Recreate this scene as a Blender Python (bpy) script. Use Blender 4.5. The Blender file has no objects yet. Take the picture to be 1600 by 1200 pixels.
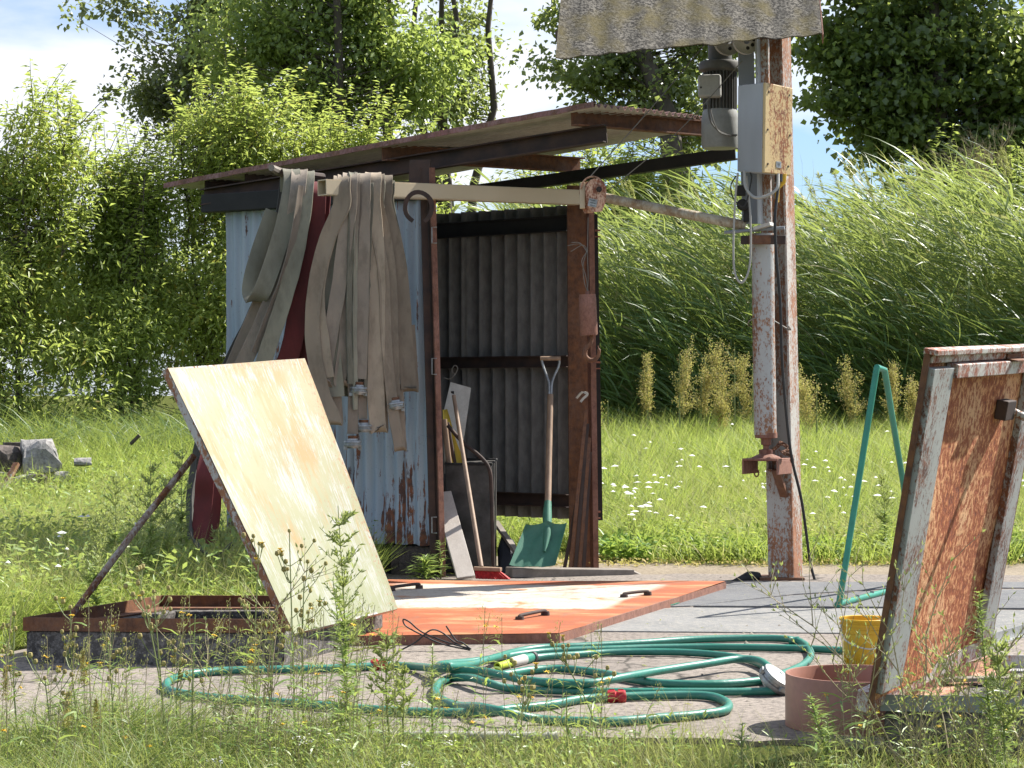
import bpy, bmesh, math, random
import numpy as np
from mathutils import Vector, noise
random.seed(7); RG = np.random.default_rng(11)
S = bpy.context.scene; COL = S.collection
R = math.radians
# ---------------------------------------------------------------- camera, sky, sun, exposure
H = 1.10; F = 3400.0; HY = 616.0
cd = bpy.data.cameras.new('camera'); cam = bpy.data.objects.new('camera', cd); COL.objects.link(cam)
cam.location = (0, 0, H); cam.rotation_euler = (R(90), 0, 0)
cd.sensor_width = 36; cd.lens = 36 * F / 1600; cd.shift_y = (HY - 600) / 1600; cd.clip_end = 3000
S.camera = cam
SUN_AZ, SUN_EL = math.atan2(.85, .53), R(47)
w = bpy.data.worlds.new('World'); S.world = w; w.use_nodes = True
nt = w.node_tree; nt.nodes.clear()
def WN(t, **k):
    n = nt.nodes.new(t)
    for a, b in k.items(): setattr(n, a, b)
    return n
sky = WN('ShaderNodeTexSky', sky_type='NISHITA', sun_disc=False, sun_elevation=SUN_EL, sun_rotation=SUN_AZ, dust_density=.8, ozone_density=1.4)
tc = WN('ShaderNodeTexCoord'); mp = WN('ShaderNodeMapping'); mp.inputs['Scale'].default_value = (1, 1, 3.2)
mp.inputs['Location'].default_value = (.31, 0, .12)
nz = WN('ShaderNodeTexNoise'); nz.inputs['Scale'].default_value = 4.5; nz.inputs['Detail'].default_value = 9; nz.inputs['Roughness'].default_value = .52
cr = WN('ShaderNodeValToRGB'); cr.color_ramp.elements[0].position = .45; cr.color_ramp.elements[1].position = .62
cr.color_ramp.elements[0].color = (.12, .12, .12, 1); cr.color_ramp.elements[1].color = (1, 1, 1, 1)
mx = WN('ShaderNodeMix', data_type='RGBA'); mx.inputs['B'].default_value = (2.55, 2.65, 2.85, 1)
bg = WN('ShaderNodeBackground'); bg.inputs['Strength'].default_value = .15
wo = WN('ShaderNodeOutputWorld'); L = nt.links.new
L(tc.outputs['Generated'], mp.inputs['Vector']); L(mp.outputs['Vector'], nz.inputs['Vector']); L(nz.outputs['Fac'], cr.inputs['Fac'])
L(cr.outputs['Color'], mx.inputs['Factor']); tint = WN('ShaderNodeMix', data_type='RGBA', blend_type='MULTIPLY'); tint.inputs['Factor'].default_value = 1; tint.inputs['B'].default_value = (.235, .30, .385, 1); L(sky.outputs['Color'], tint.inputs['A']); L(tint.outputs['Result'], mx.inputs['A']); L(mx.outputs['Result'], bg.inputs['Color']); L(bg.outputs['Background'], wo.inputs['Surface'])
sd = bpy.data.lights.new('sun', 'SUN'); sd.energy = 4.0; sd.angle = R(.55); sd.color = (1, .955, .88)
sun = bpy.data.objects.new('sun', sd); COL.objects.link(sun)
SD = Vector((math.sin(SUN_AZ) * math.cos(SUN_EL), math.cos(SUN_AZ) * math.cos(SUN_EL), math.sin(SUN_EL)))
sun.rotation_euler = (-SD).to_track_quat('-Z', 'Y').to_euler()
vs = S.view_settings; vs.view_transform = 'Standard'; vs.look = 'None'; vs.gamma = 1; vs.use_curve_mapping = False; vs.exposure = 1.5
S.cycles.max_bounces = 6; S.cycles.transparent_max_bounces = 6

# ---------------------------------------------------------------- helpers
def W(px, py, Y): return Vector(((px - 800) / F * Y, Y, H - (py - HY) / F * Y))
def G(px, py, z=0.0):
    Y = (H - z) * F / (py - HY); return Vector(((px - 800) / F * Y, Y, z))
def hg(x, y):
    t = min(max((y - 14.6) / 10, 0), 1); b = .5 * t * t * (3 - 2 * t)
    if y < 14.6 and x < -1.9: b += .0
    return b + .02 * math.sin(x * 1.7 + y) * t
def hgv(x, y):
    t = np.clip((y - 14.6) / 10, 0, 1); return .5 * t * t * (3 - 2 * t) + .02 * np.sin(x * 1.7 + y) * t
def cat(pts, n=8):
    pts = [Vector(p) for p in pts]; P = [pts[0] * 2 - pts[1]] + pts + [pts[-1] * 2 - pts[-2]]; o = []
    for i in range(1, len(P) - 2):
        a, b, c, d = P[i - 1:i + 3]
        for k in range(n):
            t = k / n; o.append(.5 * ((2 * b) + (c - a) * t + (2 * a - 5 * b + 4 * c - d) * t * t + (3 * b - a - 3 * c + d) * t ** 3))
    o.append(P[-2]); return o
class MB:
    def __init__(s): s.v = []; s.f = []; s.uv = []; s.mi = []
    def add(s, vs, fs, uvs=None, mi=0):
        b = len(s.v); s.v += [tuple(v) for v in vs]
        for i, f in enumerate(fs):
            s.f.append([b + k for k in f]); s.mi.append(mi)
            s.uv.append(uvs[i] if uvs else [(0, 0)] * len(f))
        return s
    def hexa(s, c, mi=0):       # 8 corners: bottom 4 then top 4
        q = [(0, 3, 2, 1), (4, 5, 6, 7), (0, 1, 5, 4), (1, 2, 6, 5), (2, 3, 7, 6), (3, 0, 4, 7)]
        u = [(0, 0), (1, 0), (1, 1), (0, 1)]
        return s.add(c, q, [u] * 6, mi)
    def box(s, c, d, ax=None):
        c = Vector(c); ax = ax or (Vector((1, 0, 0)), Vector((0, 1, 0)), Vector((0, 0, 1)))
        P = [c + ax[0] * (i * d[0] / 2) + ax[1] * (j * d[1] / 2) + ax[2] * (k * d[2] / 2) for k in (-1, 1) for i, j in ((-1, -1), (1, -1), (1, 1), (-1, 1))]
        return s.hexa(P)
    def beam(s, a, b, wd, ht, up=(0, 0, 1)):   # solid bar from a to b
        a = Vector(a); b = Vector(b); d = (b - a).normalized(); sd = d.cross(Vector(up)).normalized(); u = sd.cross(d)
        P = []
        for p in (a, b):
            for i, j in ((-1, -1), (1, -1), (1, 1), (-1, 1)): P.append(p + sd * (i * wd / 2) + u * (j * ht / 2))
        return s.hexa(P)
    def slab(s, c, th, n=None):   # 4 corners, uv 0..1 on the faces, thickness th against the normal
        c = [Vector(p) for p in c]; nn = n or (c[1] - c[0]).cross(c[3] - c[0]).normalized()
        return s.hexa([p - nn * th for p in c] + c)
    def tube(s, pts, r, n=8, caps=True, hollow=0):
        pts = [Vector(p) for p in pts]; rr = r if isinstance(r, (list, tuple)) else [r] * len(pts)
        rings = []; ref = None
        for i, p in enumerate(pts):
            d = (pts[min(i + 1, len(pts) - 1)] - pts[max(i - 1, 0)]).normalized()
            if ref is None: ref = d.orthogonal().normalized()
            ref = (ref - d * ref.dot(d)); ref = ref.normalized() if ref.length > 1e-6 else d.orthogonal().normalized()
            q = d.cross(ref); rings.append([p + (ref * math.cos(2 * math.pi * k / n) + q * math.sin(2 * math.pi * k / n)) * rr[i] for k in range(n)])
        vs = [v for g in rings for v in g]; fs = []; uv = []; m = len(rings)
        for i in range(m - 1):
            for k in range(n):
                k2 = (k + 1) % n; fs.append((i * n + k, i * n + k2, (i + 1) * n + k2, (i + 1) * n + k)); uv.append([(k / n, i / m), ((k + 1) / n, i / m), ((k + 1) / n, (i + 1) / m), (k / n, (i + 1) / m)])
        if caps: fs += [tuple(range(n - 1, -1, -1)), tuple((m - 1) * n + k for k in range(n))]; uv += [[(0, 0)] * n] * 2
        return s.add(vs, fs, uv)
    def lathe(s, c, prof, n=28, ax=None):   # prof: (r, t) along the axis
        c = Vector(c); a = Vector(ax or (0, 0, 1)).normalized(); x = a.orthogonal().normalized(); y = a.cross(x); m = len(prof)
        vs = [c + a * t + (x * math.cos(2 * math.pi * k / n) + y * math.sin(2 * math.pi * k / n)) * r for r, t in prof for k in range(n)]
        fs = [(i * n + k, i * n + (k + 1) % n, (i + 1) * n + (k + 1) % n, (i + 1) * n + k) for i in range(m - 1) for k in range(n)]
        return s.add(vs, fs)
    def prism(s, poly, d):      # polygon (3d points) extruded by the vector d
        poly = [Vector(p) for p in poly]; d = Vector(d); n = len(poly)
        return s.add(poly + [p + d for p in poly], [tuple(range(n - 1, -1, -1)), tuple(range(n, 2 * n))] + [(i, (i + 1) % n, n + (i + 1) % n, n + i) for i in range(n)])
    def ribbon(s, pts, wd, ang, th=.007):   # flattened hose with rounded edges; ang: width direction in plan per point
        pts = [Vector(p) for p in pts]; m = len(pts); sec = [(-1, 0), (-.97, 1), (-.86, .85), (-.5, .25), (.5, .35), (.86, .85), (.97, 1), (1, 0), (.9, -.8), (-.9, -.8)]; n = len(sec); vs = []
        for i, p in enumerate(pts):
            d = (pts[min(i + 1, m - 1)] - pts[max(i - 1, 0)]).normalized()
            a = ang[i] if isinstance(ang, list) else ang
            wv = Vector((math.cos(a), math.sin(a), 0)); wv = (wv - d * wv.dot(d)).normalized(); nn = d.cross(wv)
            ww = wd[i] if isinstance(wd, list) else wd
            vs += [p + wv * (x * ww / 2 * (1 + .07 * noise.noise(p * 9))) + nn * (y * th / 2 + .006 * noise.noise(p * 11 + wv * x * 1.2)) for x, y in sec]
        fs = [(i * n + k, i * n + (k + 1) % n, (i + 1) * n + (k + 1) % n, (i + 1) * n + k) for i in range(m - 1) for k in range(n)]
        fs += [tuple(range(n - 1, -1, -1)), tuple((m - 1) * n + k for k in range(n))]
        return s.add(vs, fs)
    def build(s, name, mats, parent=None, smooth=False, bevel=0, org=None, kind=None):
        me = bpy.data.meshes.new(name)
        o3 = Vector(parent['_w'] if parent is not None else (org or (0, 0, 0)))
        me.from_pydata([(v[0] - o3.x, v[1] - o3.y, v[2] - o3.z) for v in s.v], [], s.f)
        ul = me.uv_layers.new(name='UVMap'); ul.data.foreach_set('uv', [c for u in s.uv for p in u for c in p])
        for m in (mats if isinstance(mats, (list, tuple)) else [mats]): me.materials.append(m)
        me.polygons.foreach_set('material_index', s.mi)
        me.polygons.foreach_set('use_smooth', [smooth] * len(me.polygons)); 
        bm = bmesh.new(); bm.from_mesh(me); bmesh.ops.recalc_face_normals(bm, faces=bm.faces)
        if smooth:
            for e in bm.edges:
                if len(e.link_faces) == 2 and e.calc_face_angle(0) > R(48): e.smooth = False
        bm.to_mesh(me); bm.free()
        o = bpy.data.objects.new(name, me); COL.objects.link(o)
        if parent is not None: o.parent = parent
        else: o.location = o3
        o['_w'] = tuple(o3)
        if bevel:
            b = o.modifiers.new('bevel', 'BEVEL'); b.width = bevel; b.segments = 2; b.limit_method = 'ANGLE'; b.angle_limit = R(40)
        if kind: o['kind'] = kind
        return o
def thing(name, label, catg, loc, group=None):
    o = bpy.data.objects.new(name, None); COL.objects.link(o); o.location = loc; o.empty_display_size = .1
    o['_w'] = tuple(loc); o['label'] = label; o['category'] = catg
    if group: o['group'] = group
    return o
def tag(o, label, catg, group=None):
    o['label'] = label; o['category'] = catg
    if group: o['group'] = group
    return o
def npmesh(name, V, Fq, mat, parent=None, org=(0, 0, 0), kind=None, smooth=False):
    """V (n,3); Fq list of index arrays (m,3) or (m,4)"""
    me = bpy.data.meshes.new(name); o3 = np.array(parent['_w'] if parent is not None else org)
    V = (V - o3).astype(np.float32); me.vertices.add(len(V)); me.vertices.foreach_set('co', V.ravel())
    tot = sum(f.size for f in Fq); nf = sum(len(f) for f in Fq)
    me.loops.add(tot); me.loops.foreach_set('vertex_index', np.concatenate([f.ravel() for f in Fq]).astype(np.int32))
    st = []; c = 0
    for f in Fq: st.append(c + np.arange(len(f)) * f.shape[1]); c += f.size
    me.polygons.add(nf); me.polygons.foreach_set('loop_start', np.concatenate(st).astype(np.int32))
    if smooth: me.polygons.foreach_set('use_smooth', [True] * nf)
    me.update(calc_edges=True); me.materials.append(mat)
    o = bpy.data.objects.new(name, me); COL.objects.link(o)
    if parent is not None: o.parent = parent
    else: o.location = o3
    o['_w'] = tuple(float(x) for x in o3)
    if kind: o['kind'] = kind
    return o
def nrm(a): return a / np.maximum(np.linalg.norm(a, axis=-1, keepdims=True), 1e-9)
def leaf_arrays(P, D, N, Ln, Wd, fold=.18, droop=.12):
    """diamond leaves folded along the midrib: P base, D direction, N rough normal"""
    D = nrm(D); Sd = nrm(np.cross(D, N)); N = np.cross(Sd, D); Ln = Ln[:, None]; Wd = Wd[:, None]
    a = P; b = P + D * Ln * .45 + Sd * Wd / 2 + N * Wd * fold; c = P + D * Ln - N * Ln * droop; d = P + D * Ln * .45 - Sd * Wd / 2 + N * Wd * fold
    V = np.stack([a, b, c, d], 1).reshape(-1, 3); i = np.arange(len(P)) * 4
    return V, np.stack([i, i + 1, i + 2], 1), np.stack([i, i + 2, i + 3], 1)
def strips(P, D, bend, Ln, Wd, seg=4, hang=.4, wob=None):
    """long blades: start P, initial direction D, 'bend' horizontal vector they arch towards, seg segments, tapered"""
    n = len(P); D = nrm(D); pts = [P]; d = D.copy(); stp = (Ln / seg)[:, None]; p = P
    for k in range(seg):
        d = nrm(d + bend * (hang / seg) * (k + 1) ** .7); p = p + d * stp; pts.append(p)
    sd = nrm(np.cross(D, bend + np.array([0, 0, .01]))); 
    if wob is not None: sd = nrm(sd + wob)
    rows = []
    for k in range(seg):
        wk = (Wd * (1 - (k / seg) ** 1.6) * (.6 if k == 0 else 1))[:, None] / 2; rows += [pts[k] - sd * wk, pts[k] + sd * wk]
    rows.append(pts[seg]); m = 2 * seg + 1
    V = np.stack(rows, 1).reshape(-1, 3); b = np.arange(n)[:, None] * m
    q = np.concatenate([b + np.array([[2 * k, 2 * k + 1, 2 * k + 3, 2 * k + 2]]) for k in range(seg - 1)]) if seg > 1 else np.zeros((0, 4), int)
    t = b + np.array([[2 * seg - 2, 2 * seg - 1, 2 * seg]])
    return V, q, t

# ---------------------------------------------------------------- materials
class Mt:
    def __init__(s, name, rough=.6, metal=0, spec=.5):
        s.m = bpy.data.materials.new(name); s.m.use_nodes = True; s.nt = s.m.node_tree; s.b = s.nt.nodes['Principled BSDF']
        s.b.inputs['Roughness'].default_value = rough; s.b.inputs['Metallic'].default_value = metal; s.b.inputs['Specular IOR Level'].default_value = spec
        s.tc = s.nt.nodes.new('ShaderNodeTexCoord')
    def n(s, t, **k):
        x = s.nt.nodes.new(t)
        for a, b in k.items(): setattr(x, a, b)
        return x
    def l(s, a, b): s.nt.links.new(a, b)
    def noise(s, sc=5, det=4, st=(1, 1, 1), co='Object', rough=.55, dist=0):
        m = s.n('ShaderNodeMapping'); m.inputs['Scale'].default_value = st; s.l(s.tc.outputs[co], m.inputs['Vector'])
        x = s.n('ShaderNodeTexNoise'); x.inputs['Scale'].default_value = sc; x.inputs['Detail'].default_value = det; x.inputs['Roughness'].default_value = rough; x.inputs['Distortion'].default_value = dist
        s.l(m.outputs['Vector'], x.inputs['Vector']); return x.outputs['Fac']
    def ramp(s, f, a, b, ca=0, cb=1):
        x = s.n('ShaderNodeMapRange'); x.inputs['From Min'].default_value = a; x.inputs['From Max'].default_value = b; x.inputs['To Min'].default_value = ca; x.inputs['To Max'].default_value = cb; x.clamp = True
        s.l(f, x.inputs['Value']); return x.outputs['Result']
    def mix(s, f, a, b):
        x = s.n('ShaderNodeMix', data_type='RGBA')
        for k, v in (('Factor', f), ('A', a), ('B', b)):
            if isinstance(v, tuple): x.inputs[k].default_value = (*v[:3], 1)
            elif isinstance(v, (int, float)): x.inputs[k].default_value = v
            else: s.l(v, x.inputs[k])
        return x.outputs['Result']
    def math(s, op, a, b=0):
        x = s.n('ShaderNodeMath', operation=op, use_clamp=(op in ('ADD', 'MULTIPLY', 'SUBTRACT')))
        for i, v in enumerate((a, b)):
            if isinstance(v, (int, float)): x.inputs[i].default_value = v
            else: s.l(v, x.inputs[i])
        return x.outputs[0]
    def sep(s, co='Object'):
        x = s.n('ShaderNodeSeparateXYZ'); s.l(s.tc.outputs[co], x.inputs[0]); return x.outputs
    def bump(s, h, st=.3, d=.01):
        x = s.n('ShaderNodeBump'); x.inputs['Strength'].default_value = st; x.inputs['Distance'].default_value = d; s.l(h, x.inputs['Height']); s.l(x.outputs[0], s.b.inputs['Normal'])
    def col(s, c):
        if isinstance(c, tuple): s.b.inputs['Base Color'].default_value = (*c[:3], 1)
        else: s.l(c, s.b.inputs['Base Color'])
        return s.m
def plain(name, c, c2=None, rough=.6, metal=0, sc=9, st=(1, 1, 1), bump=.15, spec=.5):
    m = Mt(name, rough, metal, spec); c2 = c2 or tuple(x * .7 for x in c)
    f = m.ramp(m.noise(sc, 6, st), .35, .65); g = m.noise(sc * 9, 3, st)
    cc = m.mix(f, c, c2); cc = m.mix(m.ramp(g, .3, .75, 0, .35), cc, tuple(x * .5 for x in c)); m.bump(g, bump, .003); return m.col(cc)
def rusty(name, paint, rust=(.20, .082, .032), rust2=(.085, .036, .02), amt=.5, sc=10, st=(1, 1, .35), fine=60, rough=.6, wid=.06, zlow=None, paint2=None):
    m = Mt(name, rough); a = m.noise(sc, 8, st, rough=.68); b = m.noise(fine * 1.9, 5, (1, 1, .55), rough=.75)
    v = m.math('ADD', m.math('MULTIPLY', a, .52), m.math('MULTIPLY', b, .48))
    if zlow:
        z = m.ramp(m.sep()[2], zlow[0], zlow[1], zlow[2], 0); v = m.math('ADD', v, z)
    f = m.ramp(v, amt - wid, amt + wid * .4)
    pc = m.mix(m.ramp(m.noise(sc * .5, 4, st), .35, .7), paint, paint2 or tuple(x * .78 for x in paint))
    rc = m.mix(m.ramp(m.noise(sc * 2.7, 6), .35, .65), rust, rust2)
    m.l(m.ramp(f, 0, 1, rough - .15, .9), m.b.inputs['Roughness']); m.bump(m.math('ADD', m.math('MULTIPLY', f, .6), m.math('MULTIPLY', b, .4)), .35, .004)
    return m.col(m.mix(f, pc, rc))
def leafm(name, c1, c2, trans=.45, rough=.5, c3=None, gloss=.4):
    if 'poplar' in name or 'green_leaf' in name or 'maple' in name or 'reed_leaf' == name: rough, gloss = .33, .7
    m = Mt(name, rough, 0, gloss); g = m.n('ShaderNodeNewGeometry').outputs['Random Per Island']
    big = m.ramp(m.noise(.9, 3), .3, .7, 0, .5)
    f = m.math('ADD', m.math('MULTIPLY', g, .7), big); cc = m.mix(f, c1, c2)
    if c3: cc = m.mix(m.ramp(g, .93, .95), cc, c3)
    m.col(cc); t = m.n('ShaderNodeBsdfTranslucent'); x = m.n('ShaderNodeMixShader'); x.inputs[0].default_value = trans
    tcx = m.mix(.55, cc, (.52, .60, .13)) ; m.l(tcx, t.inputs['Color'])
    o = m.nt.nodes['Material Output']; m.l(m.b.outputs[0], x.inputs[1]); m.l(t.outputs[0], x.inputs[2]); m.l(x.outputs[0], o.inputs['Surface']); return m.m

M = {}
M['rust'] = rusty('rust_steel', (.17, .085, .05), amt=.5, wid=.2)
M['rust_pink'] = rusty('red_primer_rust', (.29, .135, .095), (.22, .10, .06), (.12, .05, .035), amt=.52, wid=.15)
M['darkrust'] = plain('dark_rusted_steel', (.075, .042, .03), (.03, .022, .02), .8)
M['black'] = plain('tarred_black', (.022, .021, .02), (.012, .012, .012), .8)
M['post'] = rusty('post_paint_rust', (.43, .41, .37), (.33, .15, .075), (.19, .08, .04), amt=.515, sc=5, st=(1, 1, .3), fine=42, wid=.035)
M['tube'] = rusty('tube_paint_rust', (.43, .43, .41), (.32, .15, .07), (.19, .085, .045), amt=.515, sc=4, st=(1, 1, .3), fine=38, wid=.035)
M['box_side'] = rusty('cabinet_shaded_grey', (.40, .42, .44), amt=.63, sc=6, fine=35, wid=.03)  # rusty paint; the shade on the cabinet side is put into the grey
M['box_door'] = rusty('cabinet_sunlit_cream', (0.561, 0.425, 0.212), (0.306, 0.111, 0.0382), (0.153, 0.051, 0.0255), amt=.55, sc=7, st=(1, 1, .2), fine=40, wid=.03, paint2=(0.527, 0.374, 0.17))  # rusty paint; sunlight on the cabinet front is put into the yellowish tone
M['cream'] = rusty('cream_paint', (0.54, 0.45, 0.315), (0.225, 0.12, 0.06), (0.09, 0.0525, 0.03), amt=.70, sc=5, fine=30, wid=.04, paint2=(0.495, 0.405, 0.27))
M['palepipe'] = rusty('pale_pipe_paint', (0.468, 0.425, 0.323), (0.297, 0.204, 0.111), (0.17, 0.111, 0.068), amt=.56, sc=8, fine=30, wid=.1)
M['grey'] = rusty('grey_paint', (.24, .26, .28), amt=.66, sc=6, fine=30, wid=.03)
M['motor'] = plain('motor_grey', (.16, .155, .14), (.07, .068, .06), .7, sc=6)
M['motorlight'] = plain('motor_housing', (.36, .36, .34), (.26, .26, .24), .6, sc=6)
M['plastic'] = plain('pale_plastic', (.42, .41, .37), (.34, .33, .30), .5, sc=7)
M['alu'] = plain('cast_aluminium', (.42, .43, .43), (.25, .26, .26), .45, .6, sc=40)
M['white'] = plain('worn_white', (0.558, 0.54, 0.495), (0.45, 0.432, 0.387), .6, sc=12)
M['orange'] = rusty('pulley_orange', (.62, .34, .20), (.30, .10, .05), (.15, .05, .03), amt=.52, sc=16, fine=60, wid=.08, paint2=(.66, .48, .36))
M['wood'] = plain('grey_weathered_wood', (.27, .235, .20), (.17, .145, .12), .85, sc=12, st=(1, 1, 1))
M['woodpale'] = plain('pale_board', (0.527, 0.476, 0.425), (0.442, 0.391, 0.34), .8, sc=14, st=(1, 1, .2))
M['handle'] = plain('handle_wood', (.34, .23, .15), (.22, .14, .09), .6, sc=12, st=(2, 2, .2))
M['green'] = plain('green_enamel', (.06, .20, .13), (.045, .15, .10), .55, sc=9)
M['greenpipe'] = plain('green_pipe_paint', (.03, .26, .17), (.025, .2, .13), .35, sc=12)
M['hosegreen'] = plain('hose_green', (.014, .18, .125), (.05, .20, .155), .42, sc=7, bump=.3)
M['redplastic'] = plain('red_plastic', (.46, .02, .03), (.36, .015, .022), .35)
M['lime'] = plain('lime_plastic', (.50, .62, .04), (.42, .55, .03), .4)
M['yellow'] = plain('yellow_plastic', (.68, .40, .012), (.60, .36, .03), .4, sc=14, bump=.05)
M['yellowcloth'] = plain('yellow_sleeve', (.55, .42, .04), (.42, .3, .03), .6)
M['pvc'] = plain('brown_pvc', (0.365, 0.178, 0.128), (0.323, 0.153, 0.111), .45, sc=4, bump=.03)
M['red'] = plain('red_hose_cloth', (.15, .017, .017), (.10, .013, .013), .7, sc=10, st=(1, 1, .5), bump=.1)
M['rubber'] = plain('black_rubber', (.018, .018, .018), (.03, .03, .03), .6)
M['cable'] = plain('wire_rope', (.22, .20, .17), (.14, .13, .11), .6)
M['bristle'] = plain('red_bristles', (.55, .035, .03), (.38, .02, .02), .7, sc=60)
M['blackbag'] = plain('black_bag', (.012, .015, .025), (.02, .025, .035), .45, sc=10, bump=.4)
M['bin'] = plain('stained_black_bin', (.028, .026, .024), (.09, .085, .08), .55, sc=7, bump=.5)
def fabric(name, a, b):
    m = Mt(name, .85, 0, .2); f = m.ramp(m.noise(5, 5, (1, 1, .6)), .32, .68); g = m.noise(240, 2, (1, 1, 1.4)); cc = m.mix(f, a, b)
    cc = m.mix(m.ramp(m.noise(13, 7, (1, 1, .4), rough=.7), .48, .66, 0, .75), cc, tuple(x * .55 for x in a)); m.bump(m.math('ADD', m.math('MULTIPLY', g, .5), m.math('MULTIPLY', m.noise(14, 4), .5)), .35, .006); v_ = m.n('ShaderNodeObjectInfo').outputs['Random']; h_ = m.n('ShaderNodeHueSaturation'); m.l(m.ramp(v_, 0, 1, .6, 1.15), h_.inputs['Value']); m.l(cc, h_.inputs['Color']); return m.col(h_.outputs['Color'])
M['hoseA'] = fabric('canvas_hose_taupe', (.37, .30, .225), (.26, .215, .165))
M['hoseB'] = fabric('canvas_hose_grey', (.29, .275, .21), (.185, .18, .145))
M['hoseC'] = fabric('canvas_hose_brown', (.30, .25, .20), (.20, .17, .14))
M['hoseD'] = fabric('canvas_hose_dark', (.13, .13, .12), (.09, .09, .085))
# blue-grey wall sheets with vertical rust runs towards the foot
def wallmat():
    m = Mt('blue_grey_sheet', .55, .1); a = m.noise(22, 6, (1, 1, .09), rough=.6); b = m.noise(30, 6, (1, 1, .5), rough=.7); z = m.sep()[2]
    f = m.ramp(m.math('ADD', m.math('ADD', m.math('MULTIPLY', a, .75), m.math('MULTIPLY', b, .25)), m.ramp(z, .15, 1.5, .105, 0)), .595, .62)
    pc = m.mix(m.ramp(m.noise(9, 5, (1, 1, .12)), .35, .65), (.26, .335, .41), (.39, .44, .485)); pc = m.mix(m.ramp(m.noise(90, 3), .62, .75, 0, .6), pc, (.18, .2, .22))
    rc = m.mix(m.ramp(m.noise(20, 5), .4, .6), (.22, .075, .03), (.08, .035, .025)); m.bump(b, .2, .003); return m.col(m.mix(f, pc, rc))
M['wall'] = wallmat()
def eternit(name, a, b, c, st=(1, 1, 1), rough=.95):
    m = Mt(name, rough, 0, .15); n1 = m.noise(60, 4, st, rough=.8); n2 = m.noise(3.2, 5, (1.5, 1.5, .2)); n3 = m.noise(45, 4, st)
    cc = m.mix(m.ramp(n1, .46, .56), a, b); cc = m.mix(m.ramp(n2, .46, .60, 0, .8), cc, c); cc = m.mix(m.ramp(m.noise(5, 6, (2.2, 2.2, .3)), .5, .66, 0, .6), cc, tuple(x * .45 for x in b)); cc = m.mix(m.ramp(n3, .6, .68, 0, .6), cc, tuple(x * .35 for x in a)); m.bump(m.math('ADD', m.math('MULTIPLY', n1, .5), m.math('MULTIPLY', n3, .5)), .8, .008); return m.col(cc)
M['eternit'] = eternit('lichened_fibre_cement', (.035, .032, .028), (.18, .165, .14), (.115, .095, .042))
M['backwall'] = plain('grey_fibre_cement', (.20, .195, .185), (.13, .128, .122), .9, sc=24, st=(1, 1, .5), bump=.5)
M['rooftop'] = rusty('weathered_red_roof', (.25, .10, .09), (.20, .10, .06), (.11, .06, .045), amt=.52, sc=9, fine=40, wid=.1, paint2=(.30, .19, .17))
M['roofunder'] = plain('roof_underside', (.46, .44, .38), (.36, .34, .29), .8, sc=14, st=(1, 1, 1))
def concrete(name, a, b, c, sc=1.6):
    m = Mt(name, .92, 0, .2); n1 = m.noise(sc, 7, (1, 1, 1), rough=.6); n2 = m.noise(38, 5, rough=.75); n3 = m.noise(220, 2)
    cc = m.mix(m.ramp(n1, .38, .62), a, b); cc = m.mix(m.ramp(n2, .46, .64, 0, .85), cc, c); cc = m.mix(m.ramp(n3, .55, .7, 0, .4), cc, tuple(x * .5 for x in a))
    if name == 'pad_concrete':
        w_ = m.n('ShaderNodeTexVoronoi', feature='DISTANCE_TO_EDGE'); w_.inputs['Scale'].default_value = .55
        d_ = m.n('ShaderNodeVectorMath', operation='ADD'); nc = m.n('ShaderNodeTexNoise'); nc.inputs['Scale'].default_value = 2.5; nc.inputs['Detail'].default_value = 6; sc2 = m.n('ShaderNodeVectorMath', operation='SCALE'); sc2.inputs['Scale'].default_value = .5
        m.l(m.tc.outputs['Object'], nc.inputs['Vector']); m.l(nc.outputs['Color'], sc2.inputs[0]); m.l(m.tc.outputs['Object'], d_.inputs[0]); m.l(sc2.outputs[0], d_.inputs[1]); m.l(d_.outputs[0], w_.inputs['Vector'])
        cc = m.mix(m.ramp(w_.outputs['Distance'], .002, .007, .85, 0), cc, (.05, .045, .038)); cc = m.mix(m.ramp(m.noise(.9, 6, rough=.7), .54, .7, 0, .35), cc, (.14, .125, .11))
    m.bump(m.math('ADD', m.math('MULTIPLY', n2, .6), m.math('MULTIPLY', n3, .4)), .6, .012); return m.col(cc)
M['pad'] = concrete('pad_concrete', (.29, .25, .215), (.24, .207, .18), (0.0858, 0.0759, 0.066))
M['curb'] = concrete('curb_concrete', (.11, .10, .092), (.065, .06, .056), (.28, .26, .24), 3)
M['curblight'] = concrete('curb_concrete_light', (0.27, 0.24, 0.203), (0.21, 0.188, 0.15), (0.12, 0.105, 0.09), 3)
M['sand'] = concrete('sandy_ground', (0.308, 0.259, 0.189), (0.252, 0.21, 0.154), (0.112, 0.084, 0.056), 2)
M['stone'] = concrete('rubble_stone', (.38, .36, .34), (.27, .26, .25), (.14, .13, .125), 5)
M['stonedark'] = concrete('dark_rubble', (.16, .13, .115), (.10, .085, .075), (.05, .045, .04), 5)
def soil():
    m = Mt('meadow_soil', 1, 0, 0); a = m.noise(2.2, 6); b = m.noise(60, 4); cc = m.mix(m.ramp(a, .35, .65), (.07, .09, .025), (.10, .11, .035)); cc = m.mix(m.ramp(b, .45, .7, 0, .6), cc, (.06, .045, .02)); m.bump(b, .8, .03); return m.col(cc)
M['soil'] = soil()
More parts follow.
